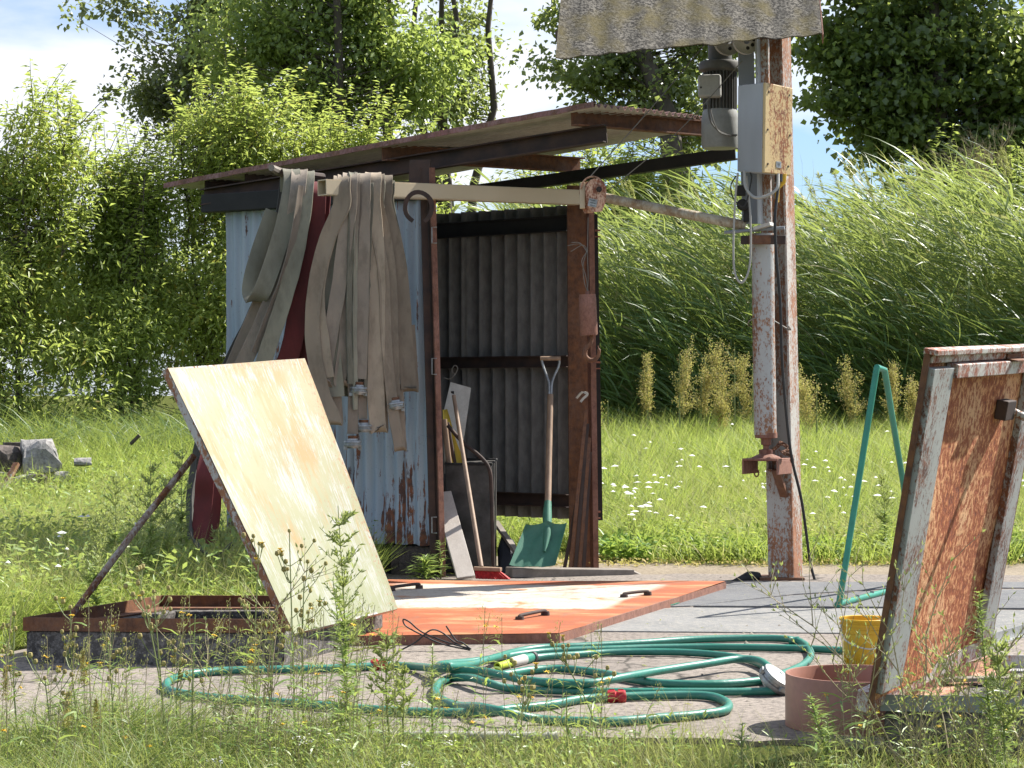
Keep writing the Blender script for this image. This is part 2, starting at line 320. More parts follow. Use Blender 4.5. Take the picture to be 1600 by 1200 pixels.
# hatch faces and plates carry their wear in uv space (u across, v up)
def lid():
    m = Mt('cream_lid_paint', .5); u = m.sep('UV'); big = m.noise(1, 5, (3.2, 2.2, 1), 'UV', .6); st = m.noise(1, 8, (26, 5, 1), 'UV', .72); sp = m.noise(1, 6, (90, 10, 1), 'UV', .75); ft = m.noise(1, 7, (70, 60, 1), 'UV', .75)
    base = m.mix(m.ramp(u[1], 0, .75), (.20, .215, .11), (.235, .215, .105))
    o = m.math('ADD', m.math('MULTIPLY', big, .55), m.math('MULTIPLY', st, .45)); cc = m.mix(m.ramp(m.math('ADD', o, m.ramp(u[1], .1, 1, -.05, .035)), .49, .57, 0, .85), base, (.27, .165, .04))
    cc = m.mix(m.ramp(m.math('ADD', m.math('MULTIPLY', m.noise(1, 6, (4, 3, 1), 'UV', .65), .5), m.math('MULTIPLY', sp, .5)), .50, .56, 0, .9), cc, (.30, .30, .265))
    e = m.math('MAXIMUM', m.ramp(m.math('ABSOLUTE', m.math('ADD', u[0], -.5)), .40, .5), m.ramp(m.math('ABSOLUTE', m.math('ADD', u[1], -.5)), .44, .5))
    cc = m.mix(m.ramp(m.math('ADD', ft, m.math('MULTIPLY', e, .10)), .60, .66, 0, .8), cc, (.24, .09, .03)); m.bump(st, .25, .004)
    return m.col(cc)
M['lid'] = lid()
def under():
    m = Mt('blistered_rust_face', .8); a = m.noise(1, 7, (60, 34, 1), 'UV', .72, .2); b = m.noise(1, 6, (5, 3, 1), 'UV'); c = m.noise(1, 4, (120, 90, 1), 'UV')
    v = m.math('ADD', a, m.ramp(b, .3, .7, -.09, .09)); pc = m.mix(m.ramp(b, .35, .6), (.72, .42, .22), (.66, .27, .10))
    cc = m.mix(m.ramp(v, .44, .52), pc, (.33, .085, .025)); cc = m.mix(m.ramp(v, .58, .66, 0, .9), cc, (.13, .04, .022)); cc = m.mix(m.ramp(c, .6, .75, 0, .5), cc, (.5, .2, .08)); m.bump(v, .9, .01); return m.col(cc)
M['under'] = under()
def plate():
    m = Mt('orange_rust_plate', .75); u = m.sep('UV'); n1 = m.noise(1, 6, (5, 5, 1), 'UV', .6); n2 = m.noise(1, 5, (4, 22, 1), 'UV', .6)
    def band(x, a, b, s=.02):
        return m.math('MULTIPLY', m.ramp(x, a, a + s), m.ramp(x, b, b + s, 1, 0))
    uu = m.math('ADD', u[0], m.ramp(n1, .3, .7, -.0, .05)); vv = m.math('ADD', u[1], m.ramp(n1, .3, .7, 0, .06))
    cen = m.math('MULTIPLY', band(uu, .05, .86, .04), band(vv, .44, .93, .02))
    cc = m.mix(m.ramp(n2, .4, .7), (.34, .085, .022), (.25, .062, .02)); cc = m.mix(m.ramp(m.noise(1, 6, (3, 14, 1), 'UV', .6), .50, .64, 0, .75), cc, (.44, .25, .11))
    ce = m.mix(m.ramp(n2, .4, .65), (.46, .42, .36), (.42, .35, .26)); ce = m.mix(m.ramp(m.noise(1, 6, (6, 9, 1), 'UV', .6), .58, .66), ce, (.42, .16, .055))
    cc = m.mix(cen, cc, ce); cc = m.mix(m.ramp(m.noise(1, 7, (9, 7, 1), 'UV', .75), .52, .68, 0, .6), cc, (.20, .115, .075)); cc = m.mix(m.ramp(m.noise(1, 4, (90, 90, 1), 'UV'), .55, .7, 0, .5), cc, (.16, .06, .03)); m.bump(n1, .2, .004); return m.col(cc)
M['plate'] = plate()
M['mat'] = concrete('grey_rubber_mat', (0.153, 0.156, 0.163), (0.119, 0.122, 0.13), (0.207, 0.201, 0.187), 2.5)
M['matlight'] = concrete('dusty_grey_mat', (0.23, 0.227, 0.223), (0.174, 0.176, 0.174), (0.307, 0.29, 0.256), 2.5)
# foliage
M['shrub'] = leafm('bright_shrub_leaf', (.37, .42, .10), (.22, .30, .07), .58, .4, (0.437, 0.345, 0.069), .55)
M['shrub2'] = leafm('shrub_leaf', (.33, .40, .09), (.19, .27, .065), .56, .42, None, .5)
M['poplar'] = leafm('poplar_leaf', (.18, .20, .10), (.10, .125, .06), .4, .4)
M['midtree'] = leafm('midgreen_leaf', (.30, .39, .11), (.16, .24, .065), .55, .4)
M['oak'] = leafm('dull_green_leaf', (.22, .27, .10), (.12, .165, .06), .5, .4)
M['maple'] = leafm('maple_leaf', (.15, .215, .06), (.075, .125, .04), .45, .38, (.22, .32, .05))
M['reed'] = leafm('reed_leaves', (.23, .30, .11), (.11, .165, .065), .42, .42, (.42, .36, .2), .55)
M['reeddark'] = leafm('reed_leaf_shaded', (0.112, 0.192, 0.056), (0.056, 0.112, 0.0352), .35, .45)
M['grass'] = leafm('meadow_grass', (0.33, 0.4, 0.08), (0.17, 0.27, 0.045), .45, .55, (0.5, 0.45, 0.24), .3)
M['verge'] = leafm('verge_grass', (.24, .30, .09), (.11, .17, .045), .4, .5, (.42, .38, .2), .35)
M['grassdry'] = leafm('dry_grass', (.42, .38, .18), (.26, .26, .10), .4, .6, (.5, .45, .26), .3)
M['weed'] = leafm('weed_leaf', (.34, .43, .13), (.17, .28, .07), .45, .42, None, .5)
M['weedpale'] = leafm('weed_seed_leaf', (.40, .44, .2), (.25, .31, .10), .4, .6)
M['stem'] = plain('weed_stem', (.26, .31, .11), (.20, .22, .09), .6)
M['drystem'] = plain('dry_stem', (.42, .35, .20), (.30, .24, .14), .7)
M['dock'] = leafm('dock_seed', (.60, .44, .19), (.42, .34, .12), .35, .7)
M['broad'] = leafm('broad_weed_leaf', (.14, .29, .03), (.09, .21, .025), .45, .42)
M['bark'] = plain('bark', (.11, .09, .07), (.06, .05, .04), .95, sc=8, st=(1, 1, .3))
M['barkpale'] = plain('grey_bark', (.23, .20, .16), (.13, .11, .09), .95, sc=8, st=(1, 1, .3))
M['petalwhite'] = plain('white_petals', (0.702, 0.702, 0.648), (0.63, 0.63, 0.576), .7)
M['petalyellow'] = plain('yellow_petals', (.80, .55, .02), (.75, .45, .02), .6)
M['bud'] = plain('weed_bud', (.42, .36, .13), (.30, .23, .09), .7)

# ---------------------------------------------------------------- ground, pad
def grid(name, xs, ys, mat, hf, kind):
    X, Y = np.meshgrid(xs, ys); Z = hf(X, Y); V = np.stack([X, Y, Z], -1).reshape(-1, 3); nx = len(xs); i = (np.arange(len(ys) - 1)[:, None] * nx + np.arange(nx - 1)[None]).ravel()
    return npmesh(name, V, [np.stack([i, i + 1, i + nx + 1, i + nx], 1)], mat, kind=kind, smooth=True)
xs = np.concatenate([[-400, -150, -60, -30], np.arange(-14, 14.1, .5), [30, 60, 150, 400]]); ys = np.concatenate([[-60, -20, 0, 3], np.arange(4, 34, .5), [40, 60, 100, 200, 500, 900]])
grid('ground', xs, ys, M['soil'], lambda x, y: hgv(x, y) - .012, 'structure')
def sheet(name, poly, z, th, mat, kind=None, jag=0, sub=10):
    P = []
    for i in range(len(poly)):
        a = Vector((*poly[i], 0)); b = Vector((*poly[(i + 1) % len(poly)], 0))
        for k in range(sub):
            p = a.lerp(b, k / sub); p.x += random.uniform(-jag, jag); p.y += random.uniform(-jag, jag); P.append((p.x, p.y, z))
    m = MB(); m.prism(P, (0, 0, -th)); return m.build(name, mat, kind=kind)
sheet('concrete_pad', [(-7.5, 7.15), (-2.2, 7.12), (0, 7.0), (2, 6.7), (9, 6.3), (9, 12.9), (1.0, 13.25), (-1.6, 12.9), (-1.9, 10.3), (-2.1, 9.2), (-7.5, 9.0)], .006, .1, M['pad'], 'structure', .035, 24)
sheet('dirt_strip', [(-.6, 13.1), (.9, 13.2), (9, 12.7), (9, 14.05), (2.5, 14.25), (.3, 14.5), (-.5, 15.0), (-1.9, 14.7), (-1.7, 12.8)], .001, .1, M['sand'], 'structure', .05, 20)

def flat(px): p = G(*px); return (p.x, p.y)
# grey rubber mats
def matp(name, pts, z, th, mat, label):
    m = MB(); P = [G(a, b, z) for a, b in pts]; m.prism(P, (0, 0, -th)); o = m.build(name, mat, org=(P[0].x, P[0].y, 0), bevel=.003); tag(o, label, 'mat', 'grey mats laid on the concrete'); return o
matp('floor_mat', [(885, 985), (1720, 992), (1720, 955), (1420, 951), (1080, 949), (1010, 951)], .012, .011, M['matlight'], 'pale dusty grey mat along the front edge, nearest the hose')
matp('floor_mat', [(1083, 946), (1418, 948), (1720, 951), (1720, 921), (1400, 921), (1240, 930)], .016, .014, M['mat'], 'dark grey mat under the green pipe frame, behind the pale one')
matp('floor_mat', [(1010, 948), (1078, 946), (1238, 928), (1400, 918), (1720, 918), (1720, 909), (1150, 909), (1110, 922)], .013, .012, M['mat'], 'rear grey mat reaching the foot of the rusty post')

# ---------------------------------------------------------------- rust cover plate
LP = Vector((-.406, 13.0, 0)); RP = Vector((.51, 13.8, 0))
pl = thing('cover_plate', 'large flat steel cover with orange rust border and cream centre', 'cover plate', (0, 11.5, 0))
c = [G(520, 994, .05), G(874, 989, .05), G(1134, 909, .05), G(600, 905, .05)]
m = MB(); NU, NV = 16, 10; vs = []; fs = []; uv = []
for j in range(NV + 1):
    for i in range(NU + 1):
        u, v = i / NU, j / NV; vs.append(c[0].lerp(c[1], u).lerp(c[3].lerp(c[2], u), v) + Vector((0, 0, .006 * math.sin(u * 5) * math.sin(v * 4))))
for j in range(NV):
    for i in range(NU):
        a = j * (NU + 1) + i; fs.append((a, a + 1, a + NU + 2, a + NU + 1)); uv.append([(i / NU, j / NV), ((i + 1) / NU, j / NV), ((i + 1) / NU, (j + 1) / NV), (i / NU, (j + 1) / NV)])
m.add(vs, fs, uv); m.build('top_sheet', M['plate'], pl, smooth=True)
m = MB()
for a, b in ((0, 1), (1, 2), (2, 3), (3, 0)):
    n = 14; pa, pb = c[a], c[b]; out = (pb - pa).cross(Vector((0, 0, 1))).normalized()
    for k in range(n):
        q0 = pa.lerp(pb, k / n) - Vector((0, 0, .003)); q1 = pa.lerp(pb, (k + 1) / n) - Vector((0, 0, .003)); h0 = .046 - .008 * random.random()
        m.hexa([q0 - Vector((0, 0, h0)) - out * .008, q1 - Vector((0, 0, h0)) - out * .008, q1 - Vector((0, 0, h0)) + out * .002, q0 - Vector((0, 0, h0)) + out * .002, q0 - out * .008, q1 - out * .008, q1 + out * .002, q0 + out * .002])
m.build('edge_flange', M['rust_pink'], pl)
for (x0, y0, x1, y1, hh) in ((812, 966, 852, 959, .016), (612, 922, 655, 918, .02), (975, 931, 1012, 928, .015)):
    a, b = G(x0, y0, .055), G(x1, y1, .055); m = MB(); up = Vector((0, 0, hh)); d = (b - a) * .08
    m.tube(cat([a, a + up * .3, a + d + up * .8, b - d + up, b + up * .5, b], 4), .0085, 8)
    m.lathe(a - Vector((0, 0, .006)), [(0, .014), (.02, .014), (.022, 0)], 10); m.lathe(b - Vector((0, 0, .006)), [(0, .018), (.02, .018), (.022, 0)], 10)
    m.build('handle', M['darkrust'], pl, True)

# ---------------------------------------------------------------- shed
shed = thing('tool_shed', 'open fronted shed of corrugated sheets on rusty steel posts', 'shed', (-.5, 13.9, 0))
def corr(o, du, dv, pitch, amp, nr, per=8, th=.003, dent=.0, rag=0, seg=8, ph=0, vwave=False):
    """corrugated sheet: o corner, du across the waves, dv along them"""
    o = Vector(o); du = Vector(du); dv = Vector(dv); nr = Vector(nr).normalized(); nu = max(int(du.length / pitch * per), 4); vs = []; fs = []; uv = []; mi = []
    for side in (0, 1):
        for j in range(seg + 1):
            for i in range(nu + 1):
                u = i / nu; v = j / seg; r = 0
                if j == 0 and rag: r = rag * noise.noise(Vector((u * du.length * 7, ph * 3.1, 1)))
                p = o + du * u + dv * v + dv.normalized() * r; hgt = amp * math.cos(2 * math.pi * (u * du.length / pitch + ph))
                if dent: hgt += dent * noise.noise(p * 2.5)
                vs.append(p + nr * (hgt - side * th))
    N = (nu + 1) * (seg + 1)
    for side in (0, 1):
        for j in range(seg):
            for i in range(nu):
                a = side * N + j * (nu + 1) + i; q = (a, a + 1, a + nu + 2, a + nu + 1); fs.append(q if side == 0 else q[::-1]); mi.append(side)
                uv.append([(i / nu, j / seg)] * 4)
    def edge(l):
        for a, b in zip(l, l[1:]): fs.append((a, b, b + N, a + N)); mi.append(0); uv.append([(0, 0)] * 4)
    edge([i for i in range(nu + 1)]); edge([seg * (nu + 1) + i for i in range(nu + 1)]); edge([j * (nu + 1) for j in range(seg + 1)]); edge([j * (nu + 1) + nu for j in range(seg + 1)])
    m = MB(); m.v = [tuple(v) for v in vs]; m.f = [list(f) for f in fs]; m.uv = uv; m.mi = mi; return m
FH = W(930, 163, 12.55); FL = W(258, 290, 14.2); BH = W(1150, 189, 13.75); BL = FL + (BH - FH)
du = (BH - FH); dv = FL - FH; rn = du.cross(dv).normalized(); rn = rn if rn.z > 0 else -rn
nS = 3
for k in range(nS):
    a = FH + du * (k / nS) + rn * (.004 * (k % 2)); mm = corr(a, du * (1 / nS + .02), dv, .0655, .013, rn, 8, .003, .008, 0, 14)
    mm.build('roof_sheet', [M['rooftop'], M['roofunder']], shed, True)
m = MB(); n = 26      # bent red edge strip along the roof's front edge
dn = dv.normalized(); vsx = []
for i in range(n + 1):
    p = FH + dv * (i / n) - du.normalized() * .012; wv = .006 * noise.noise(Vector((i * .7, 0, 0)))
    vsx += [p + rn * (.016 + wv), p - rn * (.016 - wv) - du.normalized() * .004, p - rn * (.016 - wv) + du.normalized() * .004, p + rn * (.02 + wv) + du.normalized() * .03]
m.add(vsx, [(i * 4 + k, i * 4 + (k + 1) % 4, i * 4 + 4 + (k + 1) % 4, i * 4 + 4 + k) for i in range(n) for k in range(4)]); m.build('roof_edge_strip', M['rooftop'], shed)
def channel(a, b, wd, ht, t=.008, side=1, mat=None, name='rafter', par=None):
    """C section: web and two flanges towards 'side'"""
    a = Vector(a); b = Vector(b); d = (b - a).normalized(); s = d.cross(Vector((0, 0, 1))).normalized() * side; u = Vector((0, 0, 1)); m = MB()
    m.beam(a, b, t, ht); m.beam(a + u * (ht / 2 - t / 2) + s * (wd / 2 + t / 2), b + u * (ht / 2 - t / 2) + s * (wd / 2 + t / 2), wd, t); m.beam(a - u * (ht / 2 - t / 2) + s * (wd / 2 + t / 2), b - u * (ht / 2 - t / 2) + s * (wd / 2 + t / 2), wd, t)
    return m.build(name, mat or M['darkrust'], par or shed)
def under_roof(px, py, Y0): return W(px, py, Y0)
channel(W(948, 209, 12.72), W(320, 309, 14.05), .05, .105, .008, -1)                              # front rafter
channel(W(1149, 239, 13.35), W(858, 281, 14.05), .05, .075, .008, 1, M['black'], 'rafter')          # rear rafter, right part
channel(W(858, 281, 14.05), W(600, 318, 14.7), .05, .075, .008, 1, M['black'], 'rafter')
channel(W(893, 184, 12.68), W(1150, 206, 13.75), .05, .095, .008, 1, M['rust'], 'purlin')
channel(W(597, 239, 13.35), W(906, 259, 14.35), .05, .10, .008, 1, M['rust'], 'purlin')
channel(W(383, 279, 13.95), W(640, 300, 15.0), .05, .10, .008, 1, M['darkrust'], 'purlin')
channel(W(320, 291, 14.1), W(560, 312, 15.1), .05, .09, .008, 1, M['darkrust'], 'purlin')
m = MB(); m.beam(W(322, 319, 14.05), W(672, 297, 13.08), .10, .115); m.build('timber_plate', M['black'], shed, bevel=.004)
m = MB(); m.beam(W(640, 268, 13.05), W(672, 268, 13.0), .012, .14); m.build('gusset_plate', M['darkrust'], shed)
WR = Vector((-.49, 13.06, 0)); WL = Vector((-1.835, 14.03, 0)); wd = WL - WR; nf = Vector((wd.y, -wd.x, 0)).normalized(); nf = nf if nf.y < 0 else -nf
for k, (u0, u1, zb, zt, off) in enumerate(((0, .36, .195, 2.315, .004), (.34, .69, .20, 2.32, 0), (.67, 1, .22, 2.33, .004))):
    a = WR + wd * u0 + Vector((0, 0, zb)) + nf * off; corr(a, wd * (u1 - u0), (0, 0, zt - zb), .082, .0115, nf, 10, .002, .02, .035, 16, k * .13).build('wall_sheet', M['wall'], shed, True)
corr(WR + wd * .02 - nf * .06 + Vector((0, 0, -.02)), wd * .9, (0, 0, .30), .03, .007, nf, 6, .003).build('plinth_sheet', M['black'], shed, True)
m = MB(); m.beam(WR + wd * .2 + Vector((0, 0, .08)) - nf * .04, WR + Vector((0, 0, .08)) - nf * .04, .01, .2); m.build('plinth_panel', M['stonedark'], shed)
# rear wall seen through the opening
BWr = Vector((.40, 13.92, 0)); BWl = Vector((-.95, 15.0, 0)); bd = BWl - BWr; nb = Vector((bd.y, -bd.x, 0)).normalized(); nb = nb if nb.y < 0 else -nb
for k, (u0, u1) in enumerate(((0, .5), (.485, 1.0))):
    corr(BWr + bd * u0 + Vector((0, 0, .30)) + nb * .006 * k, bd * (u1 - u0), (0, 0, 1.02), .108, .034, nb, 10, .006, 0, 0, 4, .4 * k).build('rear_wall_sheet', M['backwall'], shed, True)
    corr(BWr + bd * u0 + Vector((0, 0, 1.26)) + nb * (.006 * k + .009), bd * (u1 - u0), (0, 0, 1.05), .108, .034, nb, 10, .006, 0, 0, 4, .4 * k).build('rear_wall_sheet', M['backwall'], shed, True)
for z, t, mt in ((2.19, .10, 'black'), (1.31, .075, 'darkrust'), (.42, .085, 'darkrust')):
    channel(BWr + nb * .05 + Vector((0, 0, z)), BWl + nb * .05 + Vector((0, 0, z)), .035, t, .006, 1 if bd.cross(Vector((0, 0, 1))).dot(nb) > 0 else -1, M[mt], 'wall_rail')
# low end wall (out of sight, shades the inside)
a = WL + Vector((0, 0, .2)); corr(a, BWl - WL, (0, 0, 2.1), .082, .0115, (-.5, .8, 0), 8, .002).build('wall_sheet', M['wall'], shed, True)
# posts
m = MB(); t1, b1 = W(675, 262, 13.0), W(692, 903, 13.0); t1.y = b1.y = 13.0; d1 = Vector((.77, .64, 0))
m.beam(b1, t1, .036, .012, up=(.6, -.8, 0)); m.build('door_post', M['rust_pink'], shed)
m = MB(); m.beam(b1 + Vector((-.03, .04, 0)), t1 + Vector((-.03, .04, 0)), .012, .10, up=(.6, -.8, 0)); m.beam(b1 + Vector((-.055, .02, .0)), t1 + Vector((-.055, .02, 0)), .04, .01, up=(.3, -.95, 0)); m.build('post_web', M['darkrust'], shed)
for y in (355, 560, 808):                 # small hooks on the post
    p = W(684, y, 12.98); m = MB(); m.tube([p + Vector((-.005, 0, 0)), p + Vector((-.035, 0, 0)), p + Vector((-.035, 0, -.095)), p + Vector((-.005, 0, -.095))], .004, 6); m.build('hasp', M['alu'], shed)
m = MB(); t2, b2 = W(903, 290, 13.8), W(907, 887, 13.8); m.beam(b2, t2, .145, .014, up=(.25, -.97, 0)); m.build('door_post', M['rust'], shed)
t2, b2 = W(921, 292, 13.72), W(929, 888, 13.72); m = MB(); m.beam(b2, t2, .034, .09, up=(.2, -.98, 0)); m.build('post_flange', M['rust_pink'], shed)
m = MB(); t2, b2 = W(930, 335, 13.86), W(938, 813, 13.86); m.beam(b2, t2, .02, .03); m.build('post_strip', M['black'], shed)
for y in (360, 566, 800): p = W(934, y, 13.82); m = MB(); m.box(p, (.035, .02, .012)); m.box(p + Vector((0, 0, -.04)), (.035, .02, .008)); m.build('hinge_tab', M['rust_pink'], shed)
# cream square tube through the shed front (hoses hang from its end)
a, b = W(503, 293, 12.45), W(905, 309, 13.66); m = MB(); d = (b - a).normalized(); s = d.cross(Vector((0, 0, 1))).normalized()
t = .085; wl = .006
for o_, dims in ((Vector((0, 0, t / 2)), (t, wl)), (Vector((0, 0, -t / 2)), (t, wl)), (s * t / 2, (wl, t - wl)), (-s * t / 2, (wl, t - wl))): m.beam(a + o_, b + o_, *dims)
sq = m.build('square_tube', M['cream'], shed)
for px in (745, 775, 848): q = W(px - 30, 306, 13.1); 
# horseshoe
hp = W(654, 324, 12.62); hs = MB(); pts = [hp + Vector((math.sin(a) * .076, 0, math.cos(a) * .088)) for a in [R(-155 + 310 * k / 22) for k in range(23)]]
hs.ribbon(pts, .012, 1.57, .028); 
for p in pts[2:-2:3]: hs.lathe(p + Vector((0, -.012, 0)), [(0, 0), (.004, 0), (.004, .004)], 6, (0, 1, 0))
tag(hs.build('horseshoe', M['darkrust'], org=hp, smooth=False), 'rusty horseshoe hanging on the shed post by the hoses', 'horseshoe')

# ---------------------------------------------------------------- pale round pole to the mast
m = MB(); m.tube([W(945, 309, 12.8), W(1040, 328, 12.78), W(1165, 353, 12.72)], [.028, .029, .030], 14); tag(m.build('support_pole', M['palepipe'], org=W(945, 309, 12.8), smooth=True), 'pale round pole slanting from the pulley to the hoist mast', 'pole')

# ---------------------------------------------------------------- hoist post
po = thing('steel_post', 'tall rusty white painted steel post right of the shed', 'post', (1.62, 12.95, 0))
nr_ = Vector((.89, -.455, 0)); nl_ = Vector((-.455, -.89, 0)); Z = Vector((0, 0, 1)); lean = Vector((-.075, 0, 3.3))
pc = G(1240, 908); pc.z = 0
def pbeam(off_r, off_l, wr, wl, z0, z1, name, mat):
    a = pc + nr_ * off_r - nl_ * off_l; k = lean / 3.3; m = MB(); m.beam(a + k * z0, a + k * z1, wr, wl, up=tuple(-nl_)); return m.build(name, mat, po, bevel=.002)
pbeam(0.0, .07, .014, .155, 0, 3.3, 'flange', M['post']); pbeam(-.145, .07, .014, .155, 0, 3.3, 'flange', M['post']); pbeam(-.0725, .07, .13, .012, 0, 3.3, 'web', M['darkrust' if 0 else 'post'])
pbeam(-.0725, -.012, .158, .008, 0, .66, 'cover_plate', M['post'])
m = MB(); m.box(pc + Vector((-.07, .08, .012)), (.26, .24, .02)); m.build('base_plate', M['rust'], po)
# bracket shelf
sc_ = pc + lean / 3.3 * .72 + nl_ * .13 - nr_ * .10
m = MB(); ax = (nr_, nl_, Z); m.box(sc_, (.22, .24, .012), ax); m.box(sc_ + nr_ * .106 - Z * .045, (.010, .24, .082), ax); m.box(sc_ - nr_ * .106 - Z * .045, (.010, .24, .082), ax); m.build('shelf_bracket', M['rust_pink'], po, bevel=.002)
m = MB(); m.beam(pc + nl_ * .02 - nr_ * .05 + Z * .50, pc + nl_ * .14 - nr_ * .06 + Z * .66, .05, .02); m.build('bracket_brace', M['rust'], po)
m = MB(); q = sc_ - nr_ * .05 - Z * .08 + nl_ * .04; m.tube([q + Vector((math.cos(a) * .013, 0, math.sin(a) * .022)) for a in [R(k * 30) for k in range(13)]], .0045, 6, False); m.build('eye_ring', M['rust'], po)
wp = MB(); cc = pc + lean / 3.3 * 1.5; 
wp.tube(cat([cc + nr_ * .012 + nl_ * .02, cc + nr_ * .012 + nl_ * .01 - Z * .02, cc - nr_ * .08 + nl_ * .16 + Z * .05, cc - nr_ * .17 + nl_ * .18 + Z * .03, cc - nr_ * .2 + nl_ * .1, cc - nr_ * .16 - nl_ * .02 ], 5), .004, 6); wp.build('wire_tie', M['cable'], po)

# ---------------------------------------------------------------- hoist mast beside it
ma = thing('hoist_mast', 'white rusty hoist tube standing on the bracket shelf in front of the post', 'hoist mast', W(1197, 712, 12.75))
def mastp(px, py, Y=12.75): return W(px, py, Y)
m = MB(); m.tube([mastp(1192, 365), mastp(1193, 500), mastp(1196, 679)], [.066] * 3, 24); m.build('tube', M['tube'], ma, True)
m = MB(); m.lathe(mastp(1197, 684), [(0, .03), (.066, .03), (.066, 0), (.03, -.005), (.03, -.04), (.018, -.045), (.018, -.065), (.042, -.07), (.042, -.095), (.085, -.115), (.09, -.135), (0, -.135)], 24); m.build('foot', M['rust_pink'], ma, True)
m = MB(); m.beam(mastp(1158, 375, 12.68), mastp(1228, 375, 12.60), .03, .05); m.build('clamp', M['darkrust'], ma, bevel=.004)
m = MB(); m.beam(mastp(1170, 375, 12.63), mastp(1212, 374, 12.62), .02, .052); m.build('clamp', M['rust'], ma, bevel=.004)
m = MB(); m.tube([mastp(1132, 363, 12.72), mastp(1226, 356, 12.62)], .011, 10); m.build('clamp_rod', M['grey'], ma, True)
m = MB(); m.beam(mastp(1172, 350, 12.8), mastp(1165, 62, 12.8), .09, .05, up=(0, -1, 0)); m.build('channel', M['grey'], ma)
m = MB(); m.beam(mastp(1199, 350, 12.7), mastp(1194, 62, 12.7), .055, .02, up=(-.5, -.87, 0)); m.build('guide_rail', M['tube'], ma)
m = MB(); m.beam(mastp(1188, 350, 12.68), mastp(1184, 62, 12.68), .012, .05, up=(-.5, -.87, 0)); m.build('guide_rail', M['box_side'], ma)
m = MB(); m.beam(mastp(1180, 358, 12.66), mastp(1206, 350, 12.62), .08, .02); m.build('base_lug', M['white'], ma)
m = MB(); m.lathe(mastp(1160, 320, 12.68), [(0, -.02), (.03, -.02), (.035, 0), (.03, .03), (0, .03)], 14, (0, -1, 0)); m.box(mastp(1158, 298, 12.72), (.05, .05, .06)); m.box(mastp(1166, 335, 12.7), (.03, .04, .09)); m.build('switch', M['black'], ma, bevel=.004)
# chain lying on the shelf
ch = thing('chain', 'short rusty chain heaped between hoist tube and post', 'chain', sc_ + Z * .01)
cp = cat([mastp(1212, 700, 12.68), mastp(1222, 693, 12.66), mastp(1232, 702, 12.66), mastp(1226, 708, 12.62), mastp(1236, 712, 12.63), mastp(1238, 722, 12.62)], 3)
for i in range(0, len(cp) - 1):
    p = cp[i]; d = (cp[i + 1] - p).normalized(); s = d.orthogonal().normalized() if i % 2 else d.cross(d.orthogonal()).normalized(); m = MB()
    m.tube([p + d * math.cos(a) * .020 + s * math.sin(a) * .011 for a in [R(k * 45) for k in range(9)]], .0042, 5, False); m.build('link', M['rust'], ch, True)

# ---------------------------------------------------------------- control cabinet
cb = thing('control_cabinet', 'tall narrow cabinet with rusty front in sunlit cream and side in shade grey on the mast', 'control box', W(1195, 270, 12.55))
e0, e1 = W(1192, 129, 12.35), W(1190, 270, 12.35); R0, R1 = W(1235, 138, 12.55), W(1232, 275, 12.55); L0, L1 = W(1153, 134, 12.62), W(1152, 268, 12.62)
dr = (R1 - e1); dl = (L1 - e1); bk0 = R0 + (L0 - e0)
m = MB(); m.hexa([e1, R1, R1 + dl, L1, e0, R0, R0 + dl, L0]); m.build('body', M['box_side'], cb, bevel=.004)
nd = Vector((dr.y, -dr.x, 0)).normalized(); m = MB(); g = .006
m.hexa([e1 + nd * .001, R1 + nd * .001, R1 + nd * .018, e1 + nd * .018, e0 + nd * .001, R0 + nd * .001, R0 + nd * .018, e0 + nd * .018]); m.build('door', M['box_door'], cb, bevel=.005)
q = e1.lerp(R1, .52) + nd * .020 + Z * .055; m = MB(); ux = dr.normalized(); m.box(q, (.05, .036, .003), (ux, Z, nd)); lp = m.build('nameplate', M['alu'], cb)
for k in range(3): m = MB(); m.box(q + nd * .003 + Z * (.009 - k * .008), (.034 - k * .008, .0022, .001), (ux, Z, nd)); m.build('plate_line', M['black'], lp)
for f_, zz in ((.12, .10), (.88, .10), (.12, .9), (.88, .9), (.1, .48), (.92, .45)):
    q = e1.lerp(R1, f_) + (e0 - e1) * zz + nd * .019; m = MB(); m.lathe(q, [(.007, 0), (.006, .004), (0, .004)], 8, nd); m.build('screw', M['darkrust'], cb)
m = MB(); cv = lambda *p: cat([W(*q) for q in p], 7)
m.tube(cv((1163, 268, 12.5), (1165, 292, 12.45), (1178, 308, 12.4), (1198, 306, 12.38), (1214, 294, 12.38), (1216, 272, 12.42)), .009, 8); m.build('conduit', M['plastic'], cb, True)
m = MB(); m.tube(cv((1172, 268, 12.5), (1174, 282, 12.5), (1163, 322, 12.5), (1146, 310, 12.52), (1142, 290, 12.56), (1150, 275, 12.6)), .004, 6); m.build('thin_cable', M['rubber'], cb, True)
m = MB(); m.tube([W(1217, 272, 12.48), W(1217, 284, 12.48)], .022, 10); m.build('gland', M['rubber'], cb, True)
m = MB(); m.tube([W(1224, 272, 12.5), W(1223, 284, 12.5), W(1215, 294, 12.5), W(1214, 316, 12.5)], [.019, .019, .013, .012], 8); m.build('yellow_plug', M['yellow'], cb, True)
